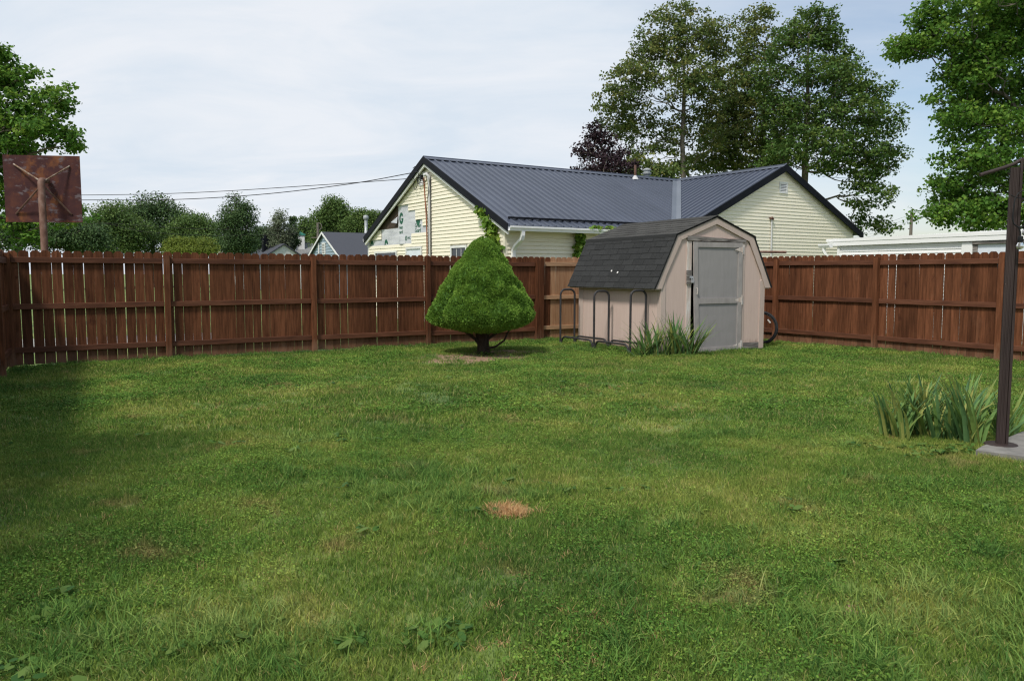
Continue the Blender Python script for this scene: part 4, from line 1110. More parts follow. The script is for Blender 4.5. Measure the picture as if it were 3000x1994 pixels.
cable('overhead_cable', 'thin lower wire crossing in front of the far left woods', [(-60, 690, 60), (270, 655, 60), (420, 678, 60), (640, 690, 60), (932, 682, 60)], 0.012)

# ------------------------------------------------------------------ utility poles
def upole(label, px, ytop, Y, r, extras):
    p = at(px, ytop, Y); t = thing('utility_pole', label, 'pole', (p.x, Y, 0))
    mb = MB(); mb.tube([(0, 0, 0), (0, 0, p.z)], [r * 1.3, r], 8); mb.build('pole_shaft', M['polewood'], t, smooth=50)
    extras(t, p.z)
def ex1(t, z):
    mb = MB()
    for k in (0.45, 0.8, 1.2): mb.box(-0.22, -0.06, -0.03, 0.03, z - k - 0.06, z - k)
    mb.build('insulator_bracket', M['polewood'], t)
upole('grey wooden utility pole above the white garage roof', 2671, 622, 60, 0.11, ex1)
def ex2(t, z):
    mb = MB(); mb.tube([(0, 0, z - 0.6), (0.25, 0, z - 0.4), (0.3, 0, z - 0.1), (0.12, 0, z + 0.05), (-0.1, 0, z + 0.06)], 0.035, 6); mb.box(-0.55, 0.1, -0.03, 0.03, z - 1.12, z - 1.05); mb.build('lamp_bracket', M['polewood'], t)
upole('brown wooden pole with curved bracket behind the blue house', 931, 655, 62, 0.10, ex2)
for k, (y0, y1) in enumerate(((640, 662), (650, 676), (664, 684))):
    cable('overhead_cable', ['topmost', 'middle', 'lowest'][k] + ' faint wire running left from the grey pole above the garage', [(2660, 632 + 8 * k, 60), (2620, y0 + 6, 66), (2585, y1, 72), (2480, y1 + 25, 90)], 0.008)

# ------------------------------------------------------------------ white garage
GD = Vector((0.46, -0.887, 0)).normalized()
gar = thing('garage', 'low white sided garage behind the right fence with grey door opening', 'garage', (8.25, 20.0, 0), math.atan2(GD.y, GD.x))
# local x along the wall towards the viewer, local y = right-hand away from yard
GLEN = 9.0
mb = MB(); mb.box(0, GLEN, 0.02, 0.12, 0, 2.22); mb.box(0, 0.1, 0.12, 6, 0, 2.22); mb.box(GLEN - 0.1, GLEN, 0.12, 6, 0, 2.22); mb.box(0.1, GLEN - 0.1, 5.9, 6, 0, 2.5); mb.build('wall', M['white'], gar)
def gapt(s, z, o): return Vector((s, 0.02 - o, z))
EXP = 0.08
z = 0.3
while z < 2.1:
    if z < 2.03:
        siding_board(gapt, 0.05, 3.25, z, m_=M['white'], parent=gar, lip=0.02); siding_board(gapt, 5.85, GLEN, z, m_=M['white'], parent=gar, lip=0.02)
    else:
        siding_board(gapt, 0.05, GLEN, z, m_=M['white'], parent=gar, lip=0.02)
    z += EXP
EXP = 0.1
mb = MB(); mb.box(0.0, 0.07, -0.025, 0.02, 0.2, 2.18); mb.build('corner_trim', M['white'], gar)
mb = MB(); mb.box(3.26, 3.50, -0.03, 0.018, 0.1, 2.10); mb.build('door_casing', M['white'], gar)
mb = MB(); mb.box(3.50, 3.60, -0.02, 0.018, 0.1, 2.06); mb.box(3.50, 5.4, -0.05, -0.0, 2.06, 2.115); mb.box(5.75, 5.84, -0.02, 0.018, 0.1, 2.06); mb.build('door_frame', M['weathered'], gar)
mb = MB(); mb.box(3.60, 5.75, 0.0, 0.018, 0.1, 2.06); mb.build('garage_door', M['blind'], gar)
mb = MB()
mb.prism([(-0.25, -0.05, 2.23), (-0.25, 6.2, 2.60), (-0.25, 6.2, 2.66), (-0.25, -0.05, 2.29)], (GLEN + 0.5, 0, 0)); mb.build('roof', M['white'], gar)
mb = MB(); mb.box(-0.27, GLEN + 0.27, -0.075, -0.0505, 2.13, 2.27); mb.build('fascia', M['white'], gar)
mb = MB(); mb.box(-0.30, GLEN + 0.3, -0.085, -0.0755, 2.235, 2.31); mb.build('drip_edge', M['white'], gar)
mb = MB(); mb.prism([(-0.28, -0.27 - y, 2.08 + zz) for y, zz in [(0.0, 0.0), (0.10, 0.0), (0.13, 0.06), (0.13, 0.10), (0, 0.10)]], (0.35, 0, 0)); mb.build('gutter', M['white'], gar)
mb = MB(); rect_tube(mb, [(-0.15, -0.33, 2.08), (-0.15, -0.33, 2.0), (-0.13, -0.29, 1.92), (-0.05, -0.15, 1.83), (0.03, -0.07, 1.78), (0.04, -0.065, 0.1)], 0.04, 0.03, (0.5, 0.8, 0)); mb.build('downspout', M['white'], gar)

# ------------------------------------------------------------------ far houses
def far_house(name, label, apex, ang, hw, ze, length, wall, roof, steps=0, trim=True):
    """gable front at apex (world point of the ridge end), ridge runs along ang; local x along ridge, y across"""
    t = thing(name, label, 'house', (apex.x, apex.y, 0), ang); zr = apex.z
    mb = MB()
    mb.prism([(0.2, -hw + 0.25, 0), (0.2, hw - 0.25, 0), (0.2, hw - 0.25, ze), (0.2, 0, zr - 0.12), (0.2, -hw + 0.25, ze)], (length - 0.4, 0, 0)); mb.build('wall', wall, t)
    for sg in (1, -1):
        mb = MB(); mb.prism([(0, 0, zr), (0, sg * hw, ze - 0.05), (0, sg * hw, ze - 0.17), (0, 0, zr - 0.12)], (length, 0, 0)); mb.build('roof', roof, t)
        if trim:
            mb = MB(); mb.prism([(-0.02, 0, zr + 0.01), (-0.02, sg * hw, ze - 0.04), (-0.02, sg * hw, ze - 0.2), (-0.02, 0, zr - 0.15)], (0.02, 0, 0)); mb.build('rake_board', M['trimwhite'], t)
    if steps:
        z = ze - 0.9
        while z < zr - 0.3:
            h = min(hw - 0.3, (zr - 0.14 - z) / ((zr - ze) / hw)); h1 = min(hw - 0.3, (zr - 0.14 - z - steps) / ((zr - ze) / hw))
            mb = MB(); mb.poly([(0.16, -h, z), (0.16, h, z), (0.195, max(0, h1), z + steps), (0.195, -max(0, h1), z + steps)]); mb.poly([(0.16, -h, z), (0.2, -h, z), (0.2, h, z), (0.16, h, z)])
            mb.build('siding_board', wall, t); z += steps
    return t, zr
t, zr = far_house('blue_house', 'blue grey house with white louvered gable and dark shingle roof', at(942, 679, 55), ANG_H, 3.6, 2.40, 14, M['bluesiding'], M['slate'], 0.2)
mb = MB(); mb.box(0.10, 0.16, -0.3, 0.3, zr - 1.55, zr - 0.75); gv = mb.build('gable_vent', M['trimwhite'], t)
for k in range(6):
    mb = MB(); mb.box(0.085, 0.0995, -0.22, 0.22, zr - 1.47 + k * 0.115, zr - 1.42 + k * 0.115); mb.build('louver', M['greyroof'], gv)
mb = MB(); mb.box(0.12, 0.16, 0.95, 1.12, 1.5, zr - 0.75); mb.build('corner_board', M['trimwhite'], t)
t, zr = far_house('grey_roofed_house', 'low grey roof with galvanised flue between the blue house and the yellow gable', at(1006, 690, 66), ANG_H + 0.25, 4.0, 2.6, 14, M['bluesiding'], M['greyroof'])
mb = MB(); fp = at(1073, 690, 66); lx = (Matrix.Rotation(-(ANG_H + 0.25), 4, 'Z') @ (fp - Vector((t.location.x, t.location.y, 0))))
mb.lathe([(0.16, -0.6), (0.16, 0.0), (0.14, 0.02), (0.14, 0.9), (0.22, 0.95), (0.24, 1.1), (0.20, 1.25), (0.0, 1.3)], (lx.x, lx.y, at(1073, 676, 66).z), 12); mb.build('flue', M['galv'], t, smooth=50)
t, zr = far_house('grey_roofed_house', 'low weathered grey roof carrying a white chimney with green cap', at(868, 706, 78), ANG_H - 0.35, 5.5, 1.6, 13, M['trimwhite'], M['greyroof'], 0, False)
q = at(880, 715, 77); R_ = Matrix.Rotation(-(ANG_H - 0.35), 4, 'Z'); lx = R_ @ (q - Vector((t.location.x, t.location.y, 0)))
c0, c1 = at(868, 715, 77), at(892, 690, 77); hwid = (c1.x - c0.x) / 2
mb = MB(); mb.box(lx.x - hwid, lx.x + hwid, lx.y - hwid, lx.y + hwid, c0.z - 1.2, c1.z); ch = mb.build('chimney', M['trimwhite'], t)
mb = MB(); mb.prism([(lx.x - hwid - .08, lx.y - hwid - .08, c1.z), (lx.x + hwid + .08, lx.y - hwid - .08, c1.z), (lx.x + hwid + .08, lx.y + hwid + .08, c1.z), (lx.x - hwid - .08, lx.y + hwid + .08, c1.z)], (0, 0, 0.14))
mb.lathe([(hwid, 0.14), (hwid * 0.6, 0.26), (0.08, 0.30), (0.08, 0.42), (0.0, 0.45)], (lx.x, lx.y, c1.z), 8); mb.build('chimney_cap', M['greencap'], ch)
q = at(857, 735, 76); lx = R_ @ (q - Vector((t.location.x, t.location.y, 0))); mb = MB(); mb.tube([(lx.x, lx.y, 2.2), (lx.x, lx.y, at(857, 682, 76).z)], 0.07, 6); mb.build('vent_pipe', M['galv'], t)
t, zr = far_house('dark_roofed_house', 'white gable with dark roof and square black chimney behind the fence', at(833, 713, 70), 2.15, 3.6, 1.75, 9, M['white'], M['slate'], 0, False)
q = at(778, 722, 72); lx = Matrix.Rotation(-2.15, 4, 'Z') @ (q - Vector((t.location.x, t.location.y, 0))); zt_ = at(778, 698, 72).z
mb = MB(); mb.box(lx.x - .27, lx.x + .27, lx.y - .27, lx.y + .27, 1.5, zt_); ch = mb.build('chimney', M['blacktrim'], t); mb = MB(); mb.tube([(lx.x, lx.y, zt_), (lx.x, lx.y, zt_ + 0.25)], 0.16, 8); mb.build('chimney_pot', M['blacktrim'], ch)
t, zr = far_house('white_house', 'distant house roof with small white chimney peeking over the fence by the lime bush', at(645, 733, 80), 0.2, 4.5, 2.2, 10, M['trimwhite'], M['greyroof'], 0, False)
for px, py, wd in ((645, 727, 0.26), (623, 731, 0.13)):
    q = at(px, py, 79); lx = Matrix.Rotation(-0.2, 4, 'Z') @ (q - Vector((t.location.x, t.location.y, 0))); mb = MB(); mb.box(lx.x - wd, lx.x + wd, lx.y - wd, lx.y + wd, 1.5, q.z); ch = mb.build('chimney', M['trimwhite'], t)
    mb = MB(); mb.box(lx.x - wd - .05, lx.x + wd + .05, lx.y - wd - .05, lx.y + wd + .05, q.z, q.z + 0.08); mb.build('chimney_cap', M['greencap'], ch)
q = at(574, 720, 80)
mb = MB(); mb.tube([(q.x, q.y, 0), (q.x, q.y, at(574, 718, 80).z)], 0.13, 8); tag(mb.build('utility_post', M['galv']), 'short grey post showing above the fence in front of the lime bush', 'post')

# ------------------------------------------------------------------ trees
def leaf_quads(rng, C, nper, sig, size, flat=0.55, droop=0.25, tint_c=None):
    """leaves clustered about centres C; returns quads and tints"""
    n = len(C) * nper
    base = np.repeat(C, nper, axis=0)
    off = np.clip(rng.normal(0, 1, (n, 3)), -1.7, 1.7) * np.array([sig, sig, sig * flat])
    P = base + off
    nr = rng.normal(0, 1, (n, 3)); nr[:, 2] = np.abs(nr[:, 2]) + 0.35
    nr += off / (np.linalg.norm(off, axis=1, keepdims=True) + 1e-6) * 0.5
    nr /= np.linalg.norm(nr, axis=1, keepdims=True)
    t = rng.normal(0, 1, (n, 3)); t[:, 2] -= droop * 2
    t -= nr * (t * nr).sum(1, keepdims=True); t /= np.linalg.norm(t, axis=1, keepdims=True) + 1e-9
    b = np.cross(nr, t)
    s = size * rng.uniform(0.6, 1.25, (n, 1))
    Q = np.stack([P - t * s * 0.5, P + b * s * 0.42 - nr * s * 0.10 - t * s * 0.02, P + t * s * 0.5 - nr * s * 0.12, P - b * s * 0.42 - nr * s * 0.10 - t * s * 0.02], axis=1)
    tc_ = np.repeat(rng.uniform(0, 1, len(C)) if tint_c is None else tint_c, nper)
    tint = np.clip(0.55 * tc_ + 0.45 * rng.uniform(0, 1, n), 0, 1)
    return Q, tint

def tree(name, label, base, lobes, nodes, nper, sig, size, lmat, trunk_r, seed, trunk_top=None, bark=None, group=None, cat='tree', lean=(0, 0), shell=2.3, droop=0.25, leafless=0.0):
    rng = np.random.default_rng(seed)
    t = thing(name, label, cat, base, 0, group)
    lob = np.array(lobes, float)
    vol = lob[:, 3] * lob[:, 4] * lob[:, 5]
    pr = vol ** 0.8; pr /= pr.sum()
    idx = rng.choice(len(lob), nodes, p=pr)
    d = rng.normal(0, 1, (nodes, 3)); d /= np.linalg.norm(d, axis=1, keepdims=True)
    r = rng.uniform(0, 1, (nodes, 1)) ** (1 / shell)
    P = lob[idx, :3] + d * r * lob[idx, 3:6]
    zmin = lob[:, 2].min() - lob[:, 5].max()
    tt = trunk_top if trunk_top is not None else lob[:, 2].max()
    N = 9
    nd = []; par = []; plen = []
    for i in range(N):
        f = i / (N - 1)
        nd.append((lean[0] * f + rng.normal(0, 0.03) * tt * 0.15 * f, lean[1] * f + rng.normal(0, 0.03) * tt * 0.15 * f, tt * f)); par.append(i - 1); plen.append(tt * f * 0.3)
    order = np.argsort(np.linalg.norm(P - np.array([lean[0] * .5, lean[1] * .5, tt * 0.55]), axis=1))
    nodes_a = np.zeros((N + nodes, 3)); nodes_a[:N] = nd; pl = np.zeros(N + nodes); pl[:N] = plen
    cnt = N; lowest = max(1, int(N * 0.2))
    for j in order:
        p = P[j]
        q = nodes_a[:cnt]
        dd = np.linalg.norm(q - p, axis=1)
        cost = dd + 0.22 * pl[:cnt] + 0.9 * np.maximum(0, q[:, 2] - p[2] + 0.15 * dd)
        cost[:lowest] += 50
        k = int(np.argmin(cost))
        nodes_a[cnt] = p; par.append(k); pl[cnt] = pl[k] + dd[k]; cnt += 1
    weight = np.ones(cnt)
    for i in range(cnt - 1, 0, -1): weight[par[i]] += weight[i]
    rad = trunk_r * (weight / weight[0]) ** 0.5
    # limbs mesh
    mb = MB()
    mb.tube([tuple(nodes_a[i]) for i in range(N)], [max(0.02, rad[i] * (1.25 if i == 0 else 1)) for i in range(N)], 8)
    for i in range(N, cnt):
        a = Vector(nodes_a[par[i]]); b = Vector(nodes_a[i]); m_ = (a + b) / 2 + Vector((0, 0, -0.06 * (b - a).length))
        r1 = max(0.008, rad[i]); r0 = min(rad[par[i]], r1 * 1.35)
        mb.tube([a, m_, b], [r0, (r0 + r1) / 2, r1 * 0.8], 5 if r1 > 0.03 else 3, caps=False)
    mb.build('trunk', bark or M['bark'], t, smooth=60)
    tips = np.where(weight < 7)[0]; tips = tips[tips >= N]
    C = nodes_a[tips]
    Q, tint = leaf_quads(rng, C, nper, sig, size, droop=droop)
    o = put('crown', quad_mesh('crown', Q, lmat, tint), t)
    o['kind'] = 'stuff'
    return t

def lobes_px(lst, Y, base, ysc=0.9, back=0.0):
    """lobes given by photo pixel centre and pixel radii, placed around depth Y"""
    L_ = []
    rr = random.Random(len(lst))
    for (px, py, rx, ry) in lst:
        c = at(px, py, Y); k = Y / FPX
        r = rx * k
        L_.append((c.x - base[0], rr.uniform(-0.5, 0.5) * r * 1.2 + back, c.z - base[2], r, r * ysc, ry * k))
    return L_
def base_px(px, Y): return Vector((at(px, 800, Y).x, Y, 0))

b = base_px(2003, 42)
tree('deciduous_tree', 'tall airy green tree with pale forked trunk behind the valley of the metal roof', b,
     lobes_px([(1985, 110, 120, 95), (1900, 150, 60, 60), (2100, 120, 60, 70), (1850, 260, 95, 75), (1985, 250, 110, 80), (2080, 250, 75, 85), (1790, 310, 50, 40), (1850, 350, 95, 70), (1970, 370, 70, 80),
               (2060, 380, 75, 80), (1900, 450, 70, 45), (1985, 480, 60, 45)], 42, b), 1250, 28, 0.19, 0.145, LF['plane'], 0.135, 11, trunk_top=13.2, droop=0.3, lean=(-0.25, 0))
b = base_px(2225, 45)
tree('deciduous_tree', 'tall green tree with narrow top between the airy tree and the broad dark one', b,
     lobes_px([(2215, 75, 62, 60), (2200, 180, 75, 70), (2190, 290, 85, 80), (2230, 380, 100, 80), (2150, 330, 70, 70), (2120, 400, 70, 60), (2250, 460, 90, 60), (2150, 430, 75, 70), (2140, 480, 80, 50), (2050, 490, 70, 40)], 45, b), 1100, 30, 0.22, 0.155, LF['plane'], 0.15, 12, trunk_top=14)
b = base_px(2350, 41)
tree('deciduous_tree', 'broad dark green tree behind the right gable of the yellow house', b,
     lobes_px([(2400, 70, 75, 70), (2330, 120, 70, 70), (2440, 140, 50, 60), (2280, 220, 85, 80), (2390, 240, 100, 80), (2500, 260, 70, 65), (2490, 190, 35, 55), (2580, 260, 50, 45), (2330, 340, 110, 80), (2450, 350, 100, 80),
               (2570, 360, 75, 70), (2630, 440, 50, 30), (2350, 450, 120, 70), (2480, 460, 100, 75), (2580, 470, 65, 60), (2280, 480, 70, 45), (2520, 560, 80, 60), (2570, 580, 40, 45), (2530, 650, 60, 40), (2580, 665, 45, 28)], 41, b), 1750, 30, 0.205, 0.148, LF['oak'], 0.18, 13, trunk_top=13.5)
b = base_px(1765, 38)
tree('deciduous_tree', 'dark purple-leaved tree behind the ridge of the metal roof', b,
     lobes_px([(1745, 385, 32, 36), (1765, 430, 55, 42), (1720, 450, 44, 38), (1800, 470, 60, 40), (1770, 500, 85, 35), (1690, 500, 15, 12)], 38, b), 180, 34, 0.17, 0.125, LF['purple'], 0.16, 14, trunk_top=7)
b = base_px(1872, 39)
tree('deciduous_tree', 'low olive green tree behind the roof vent, beside the purple tree', b, lobes_px([(1870, 490, 55, 30), (1935, 500, 50, 30), (1900, 520, 80, 35)], 39, b), 120, 24, 0.22, 0.16, LF['plane'], 0.10, 15, trunk_top=5.5)
b = base_px(3010, 27)
tree('deciduous_tree', 'large fresh green maple filling the upper right corner above the garage', b,
     lobes_px([(2840, 30, 150, 60), (2700, 55, 50, 35), (2690, 130, 85, 45), (2790, 120, 110, 60), (2640, 140, 40, 22), (2900, 150, 110, 70), (3000, 100, 120, 90), (2830, 240, 90, 45), (2760, 290, 50, 22), (2920, 280, 100, 70), (2800, 350, 75, 35), (2900, 380, 110, 60),
               (2800, 195, 85, 55), (2870, 220, 80, 60), (2770, 415, 45, 16), (2850, 330, 70, 50), (2760, 470, 35, 22), (2750, 540, 40, 22), (2850, 470, 110, 40), (2950, 480, 110, 60), (2780, 530, 55, 35), (2870, 560, 110, 45), (2740, 625, 65, 30), (2830, 630, 110, 45), (2960, 610, 110, 70), (3080, 300, 130, 150), (3080, 550, 120, 120), (3050, 30, 160, 90)], 27, b, 1.0), 2600, 34, 0.18, 0.125, LF['maple'], 0.20, 16, trunk_top=10.5, droop=0.35)
b = base_px(-60, 20.5)
tree('deciduous_tree', 'bright green maple at the left edge behind the rusty backboard', b,
     lobes_px([(20, 165, 45, 32), (-40, 220, 90, 60), (30, 240, 55, 45), (100, 215, 30, 16), (190, 240, 14, 22), (150, 290, 60, 38), (40, 320, 80, 60), (190, 330, 20, 25), (120, 370, 90, 45), (215, 400, 40, 16), (180, 420, 55, 30), (20, 430, 90, 60), (-80, 400, 130, 110), (-20, 540, 90, 80), (30, 640, 70, 60), (60, 690, 55, 40), (250, 620, 32, 28), (180, 640, 50, 30)], 20.5, b, 1.0), 950, 28, 0.12, 0.105, LF['maple'], 0.16, 17, trunk_top=6.3, droop=0.35)
# far woods and trees on the left
def far_tree(name, label, px, Y, lst, lm, nodes, size, seed, nper=22, sig=0.5, tr=0.25, **kw):
    b = base_px(px, Y)
    return tree(name, label, b, lobes_px(lst, Y, b, 1.0), int(nodes * 1.9), int(nper * 1.9), sig * 0.8, size * 0.47, lm, tr, seed, **kw)
far_tree('deciduous_tree', 'large round-topped dark tree on the far left skyline', 450, 85, [(450, 610, 55, 38), (410, 650, 80, 50), (500, 650, 70, 50), (450, 700, 120, 50)], LF['fardark'], 420, 0.42, 21, sig=0.75, nper=24)
far_tree('deciduous_tree', 'mid green round tree right beside the backboard pole in the distance', 330, 78, [(340, 640, 55, 42), (300, 680, 70, 45), (380, 680, 60, 45), (330, 720, 90, 40)], LF['far'], 330, 0.40, 22, sig=0.7, nper=24)
far_tree('deciduous_tree', 'dark low tree in the distance behind the backboard pole', 200, 70, [(200, 690, 70, 45), (150, 700, 50, 40), (260, 700, 60, 45)], LF['fardark'], 240, 0.38, 23, sig=0.6, nper=24)
far_tree('deciduous_tree', 'mid green tree sloping down at the right end of the left woods', 580, 82, [(570, 665, 50, 36), (620, 690, 45, 40), (540, 700, 60, 40), (600, 720, 80, 35)], LF['far'], 300, 0.42, 24, sig=0.75, nper=24)
far_tree('deciduous_tree', 'tall ragged dark tree with gaps standing alone left of the small roofs', 698, 66, [(690, 592, 14, 24), (712, 612, 22, 26), (735, 610, 14, 16), (672, 625, 22, 26), (700, 650, 40, 34), (738, 650, 16, 24), (668, 680, 32, 36), (715, 700, 40, 36), (690, 725, 55, 25)], LF['fardark'], 300, 0.30, 25, sig=0.42)
far_tree('deciduous_tree', 'thin pale-leaved tree between the tall ragged tree and the spruce', 818, 72, [(820, 622, 9, 14), (815, 650, 20, 24), (805, 680, 20, 24), (832, 690, 22, 30), (815, 715, 30, 22)], LF['pale'], 150, 0.30, 26, nper=14, sig=0.4, tr=0.12)
far_tree('spruce_tree', 'narrow dark spruce left of the green-capped chimney', 858, 74, [(858, 645, 5, 10), (858, 665, 9, 12), (858, 685, 13, 14), (858, 708, 17, 16)], LF['fardark'], 130, 0.26, 27, sig=0.25, tr=0.15)
far_tree('deciduous_tree', 'olive green tree behind the green-capped chimney', 905, 80, [(900, 655, 22, 18), (890, 680, 28, 22), (920, 690, 26, 25), (900, 715, 45, 25)], LF['far'], 200, 0.36, 28, sig=0.5)
far_tree('deciduous_tree', 'yellowish green round tree rising behind the blue house', 985, 70, [(975, 598, 26, 22), (990, 630, 45, 30), (955, 640, 34, 32), (985, 665, 60, 32), (940, 690, 30, 30)], LF['far'], 330, 0.34, 29, sig=0.5, nper=24)
far_tree('deciduous_tree', 'fresh green tree just left of the torn yellow gable', 1075, 68, [(1060, 635, 26, 20), (1095, 640, 26, 20), (1040, 665, 30, 25), (1090, 670, 40, 25)], LF['far'], 220, 0.32, 30, sig=0.45)
far_tree('deciduous_tree', 'dark low tree behind the small roofs under the pale tree', 770, 76, [(775, 690, 30, 26), (750, 715, 35, 22), (810, 720, 40, 20)], LF['fardark'], 180, 0.34, 31, sig=0.5)
far_tree('bush', 'round lime green bush behind the fence below the far woods', 560, 60, [(540, 718, 42, 20), (590, 720, 36, 20), (565, 735, 70, 18)], LF['lime'], 240, 0.28, 32, sig=0.35, tr=0.1, cat='bush')
far_tree('deciduous_tree', 'dark tree masked by the left maple under the backboard', 60, 64, [(60, 690, 70, 50), (0, 680, 60, 50), (-60, 670, 70, 60)], LF['fardark'], 220, 0.36, 33, sig=0.5)
# unseen tree added beyond the left fence to shade the near left lawn
b = Vector((-6.7, 0.4, 0))
rr_ = random.Random(3)
tree('shade_tree', 'broad green shade tree standing beyond the left fence beside the viewpoint', b,
     [(rr_.uniform(-2.1, 1.9), rr_.uniform(-2.3, 2.0), rr_.uniform(3.6, 7.2), rr_.uniform(0.9, 1.5), rr_.uniform(0.9, 1.5), rr_.uniform(0.7, 1.1)) for _ in range(26)], 520, 22, 0.24, 0.17, LF['maple'], 0.24, 40, trunk_top=6.5)

# ------------------------------------------------------------------ clipped dwarf spruce on the lawn
def spruce():
    t = thing('conical_evergreen', 'dense cone-shaped green evergreen on a short trunk in bare soil', 'tree', (-0.517, 13.97, 0))
    rng = np.random.default_rng(8)
    PR = [(0.42, 0.26), (0.46, 0.46), (0.52, 0.66), (0.59, 0.81), (0.69, 0.89), (0.80, 0.89), (0.94, 0.82), (1.08, 0.735), (1.24, 0.66), (1.47, 0.555), (1.58, 0.465), (1.70, 0.365), (1.86, 0.245), (1.96, 0.165), (2.02, 0.09), (2.05, 0.03)]
    zs = [p[0] for p in PR]; rs = [p[1] for p in PR]
    K = 60
    lump = [(rng.uniform(0, 2 * PI), rng.uniform(0.45, 1.85), rng.uniform(0.09, 0.17), rng.uniform(-0.07, 0.06)) for _ in range(140)]
    na, nz = 180, 110
    zz = np.linspace(0.42, 2.05, nz)
    Zg, Ag = np.meshgrid(zz, 2 * PI * np.arange(na) / na, indexing='ij')
    Rg = np.interp(Zg, zs, rs); Dg = np.zeros_like(Rg)
    lump += [(rng.uniform(0, 2 * PI), rng.uniform(0.42, 2.0), rng.uniform(0.035, 0.085), rng.uniform(-0.05, 0.05)) for _ in range(900)]
    for (la, lz, s, amp) in lump:
        da = (Ag - la + PI) % (2 * PI) - PI
        q = (da * np.maximum(Rg, 0.12)) ** 2 + (Zg - lz) ** 2
        Dg += amp * np.exp(-q / (s * s))
    dl = (Ag - PI + PI) % (2 * PI) - PI
    Dg += 0.07 * np.exp(-(dl / 0.5) ** 2 - ((Zg - 0.82) / 0.25) ** 2)
    gap = (Ag - (PI + 0.62) + PI) % (2 * PI) - PI
    Dg -= 0.24 * np.exp(-(gap / 0.11) ** 2 - ((Zg - 0.85) / 0.30) ** 2)
    Rg = np.maximum(0.02, Rg + Dg * np.minimum(1.0, Rg * 1.5))
    G = np.stack([Rg * np.cos(Ag), Rg * np.sin(Ag), Zg], axis=2)
    mb = MB()
    vs = [tuple(G[i, j] * np.array([0.965, 0.965, 1])) for i in range(nz) for j in range(na)]
    fs = [(i * na + j, i * na + (j + 1) % na, (i + 1) * na + (j + 1) % na, (i + 1) * na + j) for i in range(nz - 1) for j in range(na)]
    fs.append(tuple(range(na))[::-1]); fs.append(tuple(range((nz - 1) * na, nz * na)))
    mb.add(vs, fs)
    core = mb.mesh('crown', LF['spruce'], 180)
    a_ = core.attributes.new('tint', 'FLOAT', 'POINT'); a_.data.foreach_set('value', np.full(len(core.vertices), 0.05, np.float32))
    crown = put('crown', core, t)
    # sprays of short needles over the surface
    n = 26000
    fi = rng.uniform(0, nz - 1.001, n * 3); r_ = np.array([np.interp(0.42 + q / (nz - 1) * 1.63, zs, rs) for q in fi])
    keep = rng.uniform(0, 0.92, n * 3) < r_ + 0.05; fi = fi[keep][:n]; n = len(fi)
    fj = rng.uniform(0, na, n)
    i0 = fi.astype(int); j0 = fj.astype(int) % na; u = (fi - i0)[:, None]; v = (fj - np.floor(fj))[:, None]
    P = (G[i0, j0] * (1 - u) * (1 - v) + G[i0 + 1, j0] * u * (1 - v) + G[i0, (j0 + 1) % na] * (1 - u) * v + G[i0 + 1, (j0 + 1) % na] * u * v)
    du = G[i0 + 1, j0] - G[i0, j0]; dv_ = G[i0, (j0 + 1) % na] - G[i0, j0]
    nr = np.cross(dv_, du); nr /= np.linalg.norm(nr, axis=1, keepdims=True) + 1e-9
    # underside points
    P = P * np.array([0.985, 0.985, 1.0])
    qs = []; ts = []
    base_t = 0.5 + 0.35 * np.sin(P[:, 0] * 9 + 2) * np.sin(P[:, 2] * 8 + P[:, 1] * 7)
    for k in range(3):
        d = nr * 0.8 + np.array([0, 0, 0.35]) + rng.normal(0, 0.42, (n, 3)); d /= np.linalg.norm(d, axis=1, keepdims=True)
        s = np.cross(d, rng.normal(0, 1, (n, 3))); s /= np.linalg.norm(s, axis=1, keepdims=True) + 1e-9
        l = rng.uniform(0.025, 0.055, (n, 1)); wd = rng.uniform(0.006, 0.011, (n, 1))
        qs.append(np.stack([P - s * wd * 0.6, P + d * l * 0.6 - s * wd, P + d * l, P + d * l * 0.6 + s * wd], axis=1))
        ts.append(np.clip(base_t * 0.55 + rng.uniform(0, 0.5, n), 0, 1))
    o = put('needles', quad_mesh('needles', np.concatenate(qs), LF['spruce'], np.concatenate(ts)), crown); o['kind'] = 'stuff'
    mb = MB()
    mb.tube([(0, 0, -0.03), (0.01, 0, 0.05), (0.0, 0.0, 0.2), (-0.01, 0, 0.36), (0, 0, 0.6)], [0.15, 0.115, 0.105, 0.12, 0.10], 12)
    mb.build('trunk', M['darkbark'], t, smooth=60)
    for pts, r in (([(-0.05, -0.03, 0.22), (-0.20, -0.08, 0.33), (-0.38, -0.08, 0.47), (-0.55, -0.06, 0.56)], 0.032), ([(0.05, -0.04, 0.26), (0.20, -0.06, 0.36), (0.38, -0.04, 0.47)], 0.03),
                   ([(0.06, -0.08, 0.12), (0.22, -0.12, 0.15), (0.38, -0.10, 0.26), (0.44, -0.08, 0.40), (0.55, -0.05, 0.52)], 0.022), ([(0.02, 0.06, 0.25), (0.15, 0.3, 0.42), (0.2, 0.5, 0.5)], 0.028),
                   ([(-0.03, 0.06, 0.28), (-0.2, 0.3, 0.42), (-0.3, 0.5, 0.5)], 0.026), ([(0, -0.08, 0.3), (0.03, -0.25, 0.42), (0.02, -0.45, 0.5)], 0.026), ([(-0.06, -0.05, 0.16), (-0.16, -0.10, 0.30), (-0.22, -0.2, 0.46)], 0.02)):
        mb = MB(); mb.tube(pts, [r * (1 - 0.45 * i / (len(pts) - 1)) for i in range(len(pts))], 7); mb.build('branch', M['darkbark'], t, smooth=60)
spruce()

